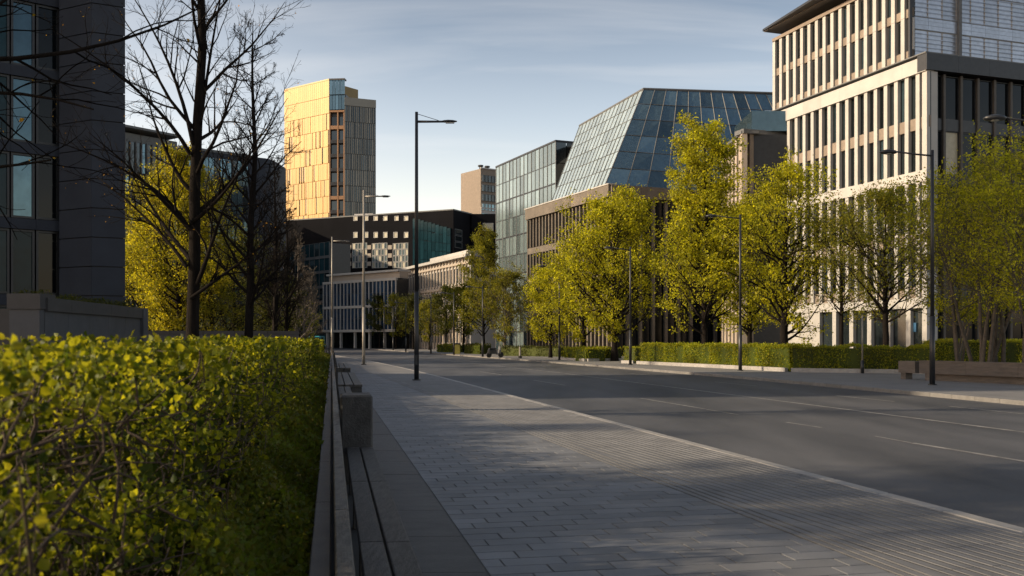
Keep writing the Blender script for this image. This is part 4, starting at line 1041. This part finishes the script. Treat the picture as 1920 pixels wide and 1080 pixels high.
put('crown_cap', g, F3, -.05, -.1, H1, F3.len+.1, 2, .4, M['metal_grey']); put('crown_base', g, F3, 0, -.1, H1-9.4, F3.len, 2, .5, M['copper'])

# --- charcoal building
c1, c2, c3 = P2(480, 222), P2(850, 200), P2(885, 207)
ch = bld('long charcoal clad building with small square windows and white glazed bays', (c2[0], c2[1], 0))
F1 = Face(c1, c2); F2 = Face(c2, c3); H = zat(394, 200)
prismb('body', ch, [c1, c2, c3, (c3[0], 225), (c1[0], 240)], 0, H, M['charcoal'])
prismb('wing', ch, [P2(884, 206), P2(935, 206), P2(935, 222), P2(884, 222)], 0, zat(401, 206), M['charcoal'])
put('coping', ch, F1, 0, -.1, H, F1.len, .5, .25, M['metal_grey']); put('coping', ch, F2, 0, -.1, H, F2.len, .5, .25, M['metal_grey'])
def onF(F, px):                                # u on the facade where the photo column px meets it
    k = (px-960)/FPX; L_, u_ = F.L, F.u
    return (k*L_.y-L_.x)/(u_.x-k*u_.y)
def yz(F, px, py): u = onF(F, px); d = (F.L+F.u*u).y; return zat(py, d)
for px_, y0, y1 in [(x, 446, 435) for x in (667, 687, 705, 723, 742, 762)]+[(x, 414, 405) for x in (667, 687, 705, 723, 744, 762)]:
    u = onF(F1, px_-4); w = onF(F1, px_+4)-u
    window(ch, F1, u, -.13, yz(F1, px_, y0), w, yz(F1, px_, y1)-yz(F1, px_, y0), M['palewall'], M['lit_blind'], .12, .15)
for a, b in ((661, 689), (698, 727), (737, 766)):
    u0, u1 = onF(F1, a), onF(F1, b); n_ = 5; w = (u1-u0)/n_; zb, zt_ = yz(F1, a, 503), yz(F1, a, 456)
    for r in range(4):
        for i in range(n_): window(ch, F1, u0+i*w, -.12, zb+r*(zt_-zb)/4, w-.05, (zt_-zb)/4-.06, M['palewall'], M['glass_pale'] if (i+r) % 3 else M['lit_blind'], .09, .15, 'bay_window')
    for r in range(3):
        put('side_panel', ch, F1, u0-1.0-.25, -.08, zb+(zt_-zb)*(.1+.33*r), .95, .1, (zt_-zb)/6, M['beige'])
u0, u1 = onF(F1, 775), onF(F1, 846)
gl = MB()
for i in range(10):
    ua, ub = u0+(u1-u0)*i/10, u0+(u1-u0)*(i+1)/10
    ta = zat(408+24*i/10, 203); 
    for r in range(5):
        zb = zat(505, 203); hh = (ta-zb)/5
        put('wedge_pane', ch, F1, ua+.04, -.3, round(zb+r*hh, 1), ub-ua-.08, .2, round(hh-.08, 1), M['glass_night'])
prismb('wedge_back', ch, back(F1, .3, u0, u1, -.08), zat(505, 203), zat(432, 203), M['metal_dark'])
for r in range(3): window(ch, F2, .6, -.05, zat(466-r*12, 203), 3, 1.2, M['metal_grey'], M['glass_dark'], .08, .1)
MB().tube([(ch.location*-1+at(665, 404, 214)), (ch.location*-1+at(700, 403, 213))], .35, 6).obj('roof_rail', M['palewall'], ch)
window(ch, Face(P2(905, 205.9), P2(926, 205.9)), 0, -.02, zat(434, 206), 2.3, 1.8, M['palewall'], M['lit_blind'], .1, .12)

# --- grey glass office behind the bare trees
l, r_ = P2(536, 205), P2(617, 192)
q = bld('grey glazed office behind the bare trees left of the blue office', (r_[0], r_[1], 0)); F1 = Face(l, r_); H = zat(455, 192)
prismb('body', q, back(F1, 5, 0, F1.len, .3), 0, H, M['metal_dark'])
for r in range(7):
    for i in range(9): window(q, F1, i*F1.len/9, .05, .5+r*H/7, F1.len/9-.04, H/7-(.7 if r < 3 else .25), M['metal_grey'], M['glass_officeteal'] if r > 2 and (i*3+r) % 4 == 0 else M['glass_night'], .06, .12)
    put('band', q, F1, 0, -.02, r*H/7, F1.len, .2, .45, M['tan_stone'] if r < 4 else M['metal_grey'])
# --- blue glass office
l, r_ = (-36, 183), (-20.5, 169)
q = bld('low blue glazed office with white mullions at the end of the street', (r_[0], r_[1], 0)); F1 = Face(l, r_); H = 12.4
prismb('body', q, back(F1, 3, 0, F1.len, .35), 3.0, H, M['metal_dark']); prismb('ground_floor', q, back(F1, 3.2, 0, F1.len, 2.6), 0, 3.0, M['glass_deep'])
for r, (z0, z1) in enumerate(((3.5, 5.4), (5.5, 7.35), (7.9, 10.0), (10.1, 12.1))):
    for i in range(20): put('glass_pane', q, F1, i*F1.len/20+.09, .15, z0, F1.len/20-.16, .1, z1-z0, M['glass_blue'])
for i in range(21): put('mullion', q, F1, i*F1.len/20-.06, -.05, 3.4, .15, .25, 9.0, M['white_stone'])
for z in (3.0, 7.4, 12.1): put('white_band', q, F1, -.1, -.08, z, F1.len+.2, .5, .46, M['white_stone'])
for i in range(5): put('column', q, F1, .5+i*F1.len/5, .3, 0, .4, .4, 3.0, M['white_stone'])
F2 = Face(r_, (-14, 176)); prismb('attic', q, back(F1, 3, .6, F1.len, 1.0), 12.56, 13.7, M['beige']); put('cornice', q, F1, .3, .5, 13.7, F1.len-.2, 3, .35, M['white_stone'])
# --- beige row
l, r_ = (-21.6, 184), (-6.7, 150)
q = bld('long beige stone terrace building with tall windows and a white cornice', (r_[0], r_[1], 0)); F1 = Face(l, r_); H = 14.6; F2 = Face(r_, (r_[0]+6, r_[1]+2.3))
prismb('body', q, back(F1, 6, 0, F1.len, .25), 0, H, M['palewall'])
nw = 24
for i in range(nw):
    w = F1.len/nw
    for r, (z0, h_) in enumerate(((10.6, 2.6), (6.6, 3.0), (1.0, 4.2))): window(q, F1, i*w+.3, .12, z0, w-.6, h_, M['palewall'], M['glass_dark'], .1, .14)
    put('pilaster', q, F1, i*w-.12, .0, 0, .34, .26, H, M['beige'])
for z in (9.9, 13.6, 5.6): put('band', q, F1, 0, -.08, z, F1.len, .33, .35, M['beige'])
put('cornice', q, F1, -.2, -.7, H, F1.len+.4, 2, .45, M['white_stone']); put('cornice', q, F2, .02, -.7, H+.004, 6, 2, .45, M['white_stone'])
put('attic_wall', q, F1, F1.len*.45, .5, H+.45, F1.len*.5, 2, .8, M['palewall'])
# --- slab block added far off behind the left trees, to shade the street end
l, r_ = (-92, 150), (-56, 156)
q = bld('plain grey block added to shade the street end, mostly hidden behind the dark blue office and the trees', (r_[0], r_[1], 0)); F1 = Face(l, r_); F2 = Face(r_, (-56, 215)); H = 31
prismb('body', q, [l, r_, (-56, 215), (-90, 215)], 0, H, M['metal_dark'])
for F in (F1, F2):
    n_ = int(F.len/3)
    for r in range(8):
        for i in range(n_): window(q, F, i*F.len/n_+.1, -.1, .6+r*3.7, F.len/n_-.2, 2.6, M['metal_grey'], M['glass_dark'], .1, .14)
        put('floor_band', q, F, 0, -.14, 3.3+r*3.7, F.len, .3, .95, M['palewall'])
# --- left background
a_, b_ = P2(180, 103), P2(335, 111)
q = bld('blue tinted office with vertical fins behind the big yellow tree', (b_[0], b_[1], 0)); F1 = Face(a_, b_); H = zat(262, 110)
prismb('body', q, back(F1, 8, 0, F1.len, .3), 0, H, M['metal_grey']); 
nn_ = 15
for r in range(6):
    for i in range(nn_): put('glass_pane', q, F1, i*F1.len/nn_+.05, .1, H-3.7*(r+1)+.3-.9, F1.len/nn_-.2, .15, 3.3, M['glass_dark'] if (i*5+r*3) % 4 else M['glass_teal'])
for i in range(nn_+1): put('fin', q, F1, i*F1.len/nn_-.08, -.1, 0, .13, .3, H-.9, M['metal_grey'])
put('roof_plate', q, F1, -.5, -.8, H+.35, F1.len+.3, 7, .25, M['metal_grey'])
a_, b_ = P2(335, 116), P2(470, 122)
q = bld('dark blue office with a rounded shaded corner beside the golden tower', (b_[0], b_[1], 0)); F1 = Face(a_, b_); H = zat(292, 121)
cr_ = [a_]+[(b_[0]+2.4*math.sin(t_*math.pi/8), b_[1]+2.4*(1-math.cos(t_*math.pi/8))) for t_ in range(5)]+[(b_[0]+2.6, b_[1]+8), (a_[0], a_[1]+8)]
prismb('body', q, cr_, 0, H, M['slate'])
for r in range(6):
    for i in range(12): put('glass_pane', q, F1, .1+i*(F1.len-.4)/12, -.06, H-3.6*(r+1)-.2, (F1.len-.4)/12-.12, .15, 3.1, M['glass_teal'] if (i+r) % 3 else M['glass_dark'])
put('parapet', q, F1, 0, -.1, H-.001, F1.len, 6, .3, M['metal_grey'])

# --- dark office at the left with stone pier
A = (-17.53, 40.0); Rr_ = (-16.35, 40.6); Lr = (-19.29, 40.89)
q = bld('dark glass office with a slate stone corner pier at the left edge', (A[0], A[1], 0)); HT = 34
FA = Face(Lr, A); FB = Face(A, (A[0]+1.18, A[1]+.59))
prismb('pier_core', q, [(Lr[0]+.05, Lr[1]+.08), (A[0], A[1]+.1), (Rr_[0]-.1, Rr_[1]+.05), (-17.35, 42.4), (Lr[0], 42.4)], 0, HT, M['black'])
z = 1.0
while z < 24:
    for F in (FA, FB): put('stone_panel', q, F, .006, 0, z+.02, F.len-.012, .05, 1.18, M['slate'])
    z += 1.22
for F in (FA, FB): put('stone_panel', q, F, .006, 0, z+.012, F.len-.012, .05, HT-z, M['slate'])
e0 = Vector((-19.4, 41.25, 0)); di = Vector((-1.177, -1, 0)).normalized(); e1 = e0+di*31
FC = Face((e1.x, e1.y), (e0.x, e0.y))
prismb('floor_core', q, [(e1.x, e1.y+.7), (e0.x, e0.y+.7), (e0.x, e0.y+2.2), (e1.x-2, e1.y+3.0)], 0, HT, M['black'])
mw = .97; n_ = 31
for r in range(10):
    z0 = 3.5+3.2*(r-1)
    for i in range(n_):
        u = FC.len-(i+1)*mw
        if u < 0: break
        near = i < 6 and 0 <= r < 6
        gm = M['glass_officeteal'] if (i % 3 == 1 and r >= 2) else (M['glass_night'] if i % 3 else M['glass_deep'])
        if near: window(q, FC, u+.03, .1, z0+.02, mw-.06, 2.72, M['metal_dark'], gm, .09, .16)
        else: put('glass_pane', q, FC, u+.06, .18, z0+.02, mw-.12, .04, 2.72, gm)
        put('floor_band', q, FC, u+.004, -.02, z0+2.75, mw-.008, .4, .44, M['slate'])
# planter wall before it
s0 = Vector((-14.6, 30, 0)); s1 = Vector((-15.6, 40.3, 0)); u_ = (s1-s0)
pw = thing('planter_wall', 'raised grey concrete planter with a dark capstone before the left office', 'planter', s0)
Fp = Face((s1.x, s1.y), (s0.x, s0.y))          # outside is the street side
Fp = Face((s0.x, s0.y), (s1.x, s1.y))
LN = Fp.len
nseg = 5
for i in range(nseg):
    put('wall_panel', pw, Fp, i*LN/nseg+.006, 0, 0, LN/nseg-.012, .35, 2.5, M['concrete'])
    put('capstone', pw, Fp, i*LN/nseg+.006, -.1, 2.5, LN/nseg-.012, .6, .42, M['capstone'])
put('end_block', pw, Fp, LN+.02, -.12, 0, .7, .8, 2.93, M['concrete'])
F9 = Face((s0.x-.95, s0.y-.3), (s0.x-.02, s0.y-.3)); put('pillar', pw, F9, 0, 0, 0, .93, .9, 2.55, M['concrete']); put('pillar_cap', pw, F9, -.05, -.06, 2.55, 1.03, 1.0, .48, M['capstone'])
F10 = Face((s0.x-9, s0.y+.8), (s0.x-1, s0.y+.8)); put('rear_wall', pw, F10, 0, 0, 0, 8, .3, 2.6, M['capstone'])
rngp = np.random.default_rng(9); n = 5000; uu = rngp.random(n)*LN; C_ = np.array(s0)[None]+uu[:, None]*np.array(Fp.u)+(rngp.random(n)*.9+.15)[:, None]*np.array(Fp.n); C_[:, 2] = 2.8+rngp.random(n)*(.25+.12*np.sin(uu*2.2))
V, F_ = leaf_geo(rngp, C_-np.array(s0), .09, -.3, .5); prop(link('low_planting', mesh_np('low_planting', V, F_, M['leaf_dark']), pw), kind='stuff')
lw = thing('low_wall', 'low grey garden wall between the planter and the thick bare trunk', 'wall', (-19, 56, 0)); Fl = Face((-21.5, 55), (-12.6, 57))
for i in range(5): put('wall_panel', lw, Fl, i*1.82, 0, 0, 1.8, .3, 1.9, M['concrete']); put('coping', lw, Fl, i*1.82, -.05, 1.9, 1.8, .4, .22, M['capstone'])

# ------------------------------------------------------------------ small things far along the street
b = up_(588, 150); v = thing('van', 'turquoise van parked at the far left end of the street', 'van', b)
bd = MB(); bd.chbox(-1.0, 1.0, 0, 4.6, .45, 1.2, .12); bd.obj('body', M['turq'], v); MB().chbox(-.95, .95, .7, 4.5, 1.2, 2.2, .15).obj('cabin', M['turq'], v)
MB().box(-.8, .8, .66, .70, 1.3, 2.0).obj('windscreen', M['glass_dark'], v); MB().box(.951, .97, 1.2, 3.0, 1.3, 1.95).obj('side_window', M['glass_dark'], v)
for x in (-.9, .9):
    for y in (.9, 3.7): MB().tube([(x-.1, y, .35), (x+.1, y, .35)], .35, 14).obj('wheel', M['black'], v)
for x in (-.7, .7): MB().box(x-.15, x+.15, -.02, .02, .7, .9).obj('headlight', M['lens'], v)
def bicycle(loc, label, rz):
    t = thing('bicycle', label, 'bicycle', loc, 'bicycles parked beside the hedge', rz)
    for x in (-.52, .52):
        pts = [(x+.33*math.cos(a*math.pi/9), 0, .34+.33*math.sin(a*math.pi/9)) for a in range(19)]
        w = MB().tube(pts, .018, 5, False).obj('wheel', M['black'], t)
        s_ = MB()
        for k in range(6): s_.tube([(x, 0, .34), (x+.32*math.cos(k*math.pi/3), 0, .34+.32*math.sin(k*math.pi/3))], .003, 3)
        s_.obj('spokes', M['chrome'], w)
    f = MB()
    for a_, b_ in (((-.52, .34), (-.18, .8)), ((-.18, .8), (-.05, .32)), ((-.05, .32), (-.52, .34)), ((-.18, .78), (.36, .82)), ((-.05, .32), (.38, .76)), ((.36, .9), (.52, .34)), ((-.18, .8), (-.2, .95))):
        f.tube([(a_[0], 0, a_[1]), (b_[0], 0, b_[1])], .017, 6)
    f.obj('frame', M['metal_dark'], t)
    MB().box(-.32, -.08, -.06, .06, .94, .99).obj('saddle', M['black'], t); MB().tube([(.33, -.28, 1.0), (.36, 0, .93), (.33, .28, 1.0)], .014, 6).obj('handlebar', M['metal_dark'], t)
    MB().tube([(-.05, -.06, .32), (-.05, .06, .32)], .08, 10).obj('crank', M['chrome'], t)
bicycle(gp(606, 672), 'nearer bicycle standing beside the hedge end', .9); bicycle(gp(600, 666), 'farther bicycle standing beside the hedge end', 1.2)
# moped on the far pavement
m_ = thing('moped', 'dark parked moped on the far pavement before the tall loose tree', 'moped', gp(928, 670.5), rz=.5)
for x in (-.6, .6): MB().tube([(x, -.06, .25), (x, .06, .25)], .25, 14).obj('wheel', M['black'], m_)
MB().chbox(-.7, .15, -.16, .16, .35, .75, .08).obj('body', M['metal_dark'], m_); MB().chbox(-.6, .1, -.13, .13, .76, .86, .03).obj('seat', M['black'], m_)
MB().box(.15, .5, -.14, .14, .28, .34).obj('footboard', M['metal_dark'], m_); MB().chbox(.42, .52, -.2, .2, .35, 1.0, .03).obj('front_shield', M['metal_grey'], m_)
MB().tube([(.45, -.3, 1.1), (.5, 0, 1.05), (.45, .3, 1.1)], .02, 6).obj('handlebar', M['metal_dark'], m_); MB().tube([(.6, 0, .25), (.48, 0, 1.05)], .03, 6).obj('fork', M['metal_dark'], m_)
MB().tube([(.52, 0, .9), (.58, 0, .9)], .07, 10).obj('headlight', M['lens'], m_)
bn = thing('litter_bin', 'olive litter bin with a dark lid beside a far lamp post', 'bin', gp(857, 664.5))
MB().chbox(-.35, .35, -.3, .3, .05, 1.1, .04).obj('body', M['yellow_bin'], bn); MB().chbox(-.38, .38, -.33, .33, 1.1, 1.25, .05).obj('lid', M['black'], bn)
for k, (x, y, lb) in enumerate(((612, 664, 'dark slim bollard nearest the bicycles'), (617, 676, 'dark slim bollard beside the far platform bench'), (668, 652, 'far dark bollard before the blue office'), (693, 651.5, 'far dark bollard left of the small hedge'), (710, 652, 'far dark bollard under the small street trees'))):
    b = gp(x, y); t = thing('bollard', lb, 'bollard', b, 'dark bollards'); MB().tube([(0, 0, 0), (0, 0, .95)], [.07, .06], 10).obj('post', M['pole_dark'], t); MB().tube([(0, 0, .95), (0, 0, 1.0)], [.075, .04], 10).obj('cap', M['pole_dark'], t)
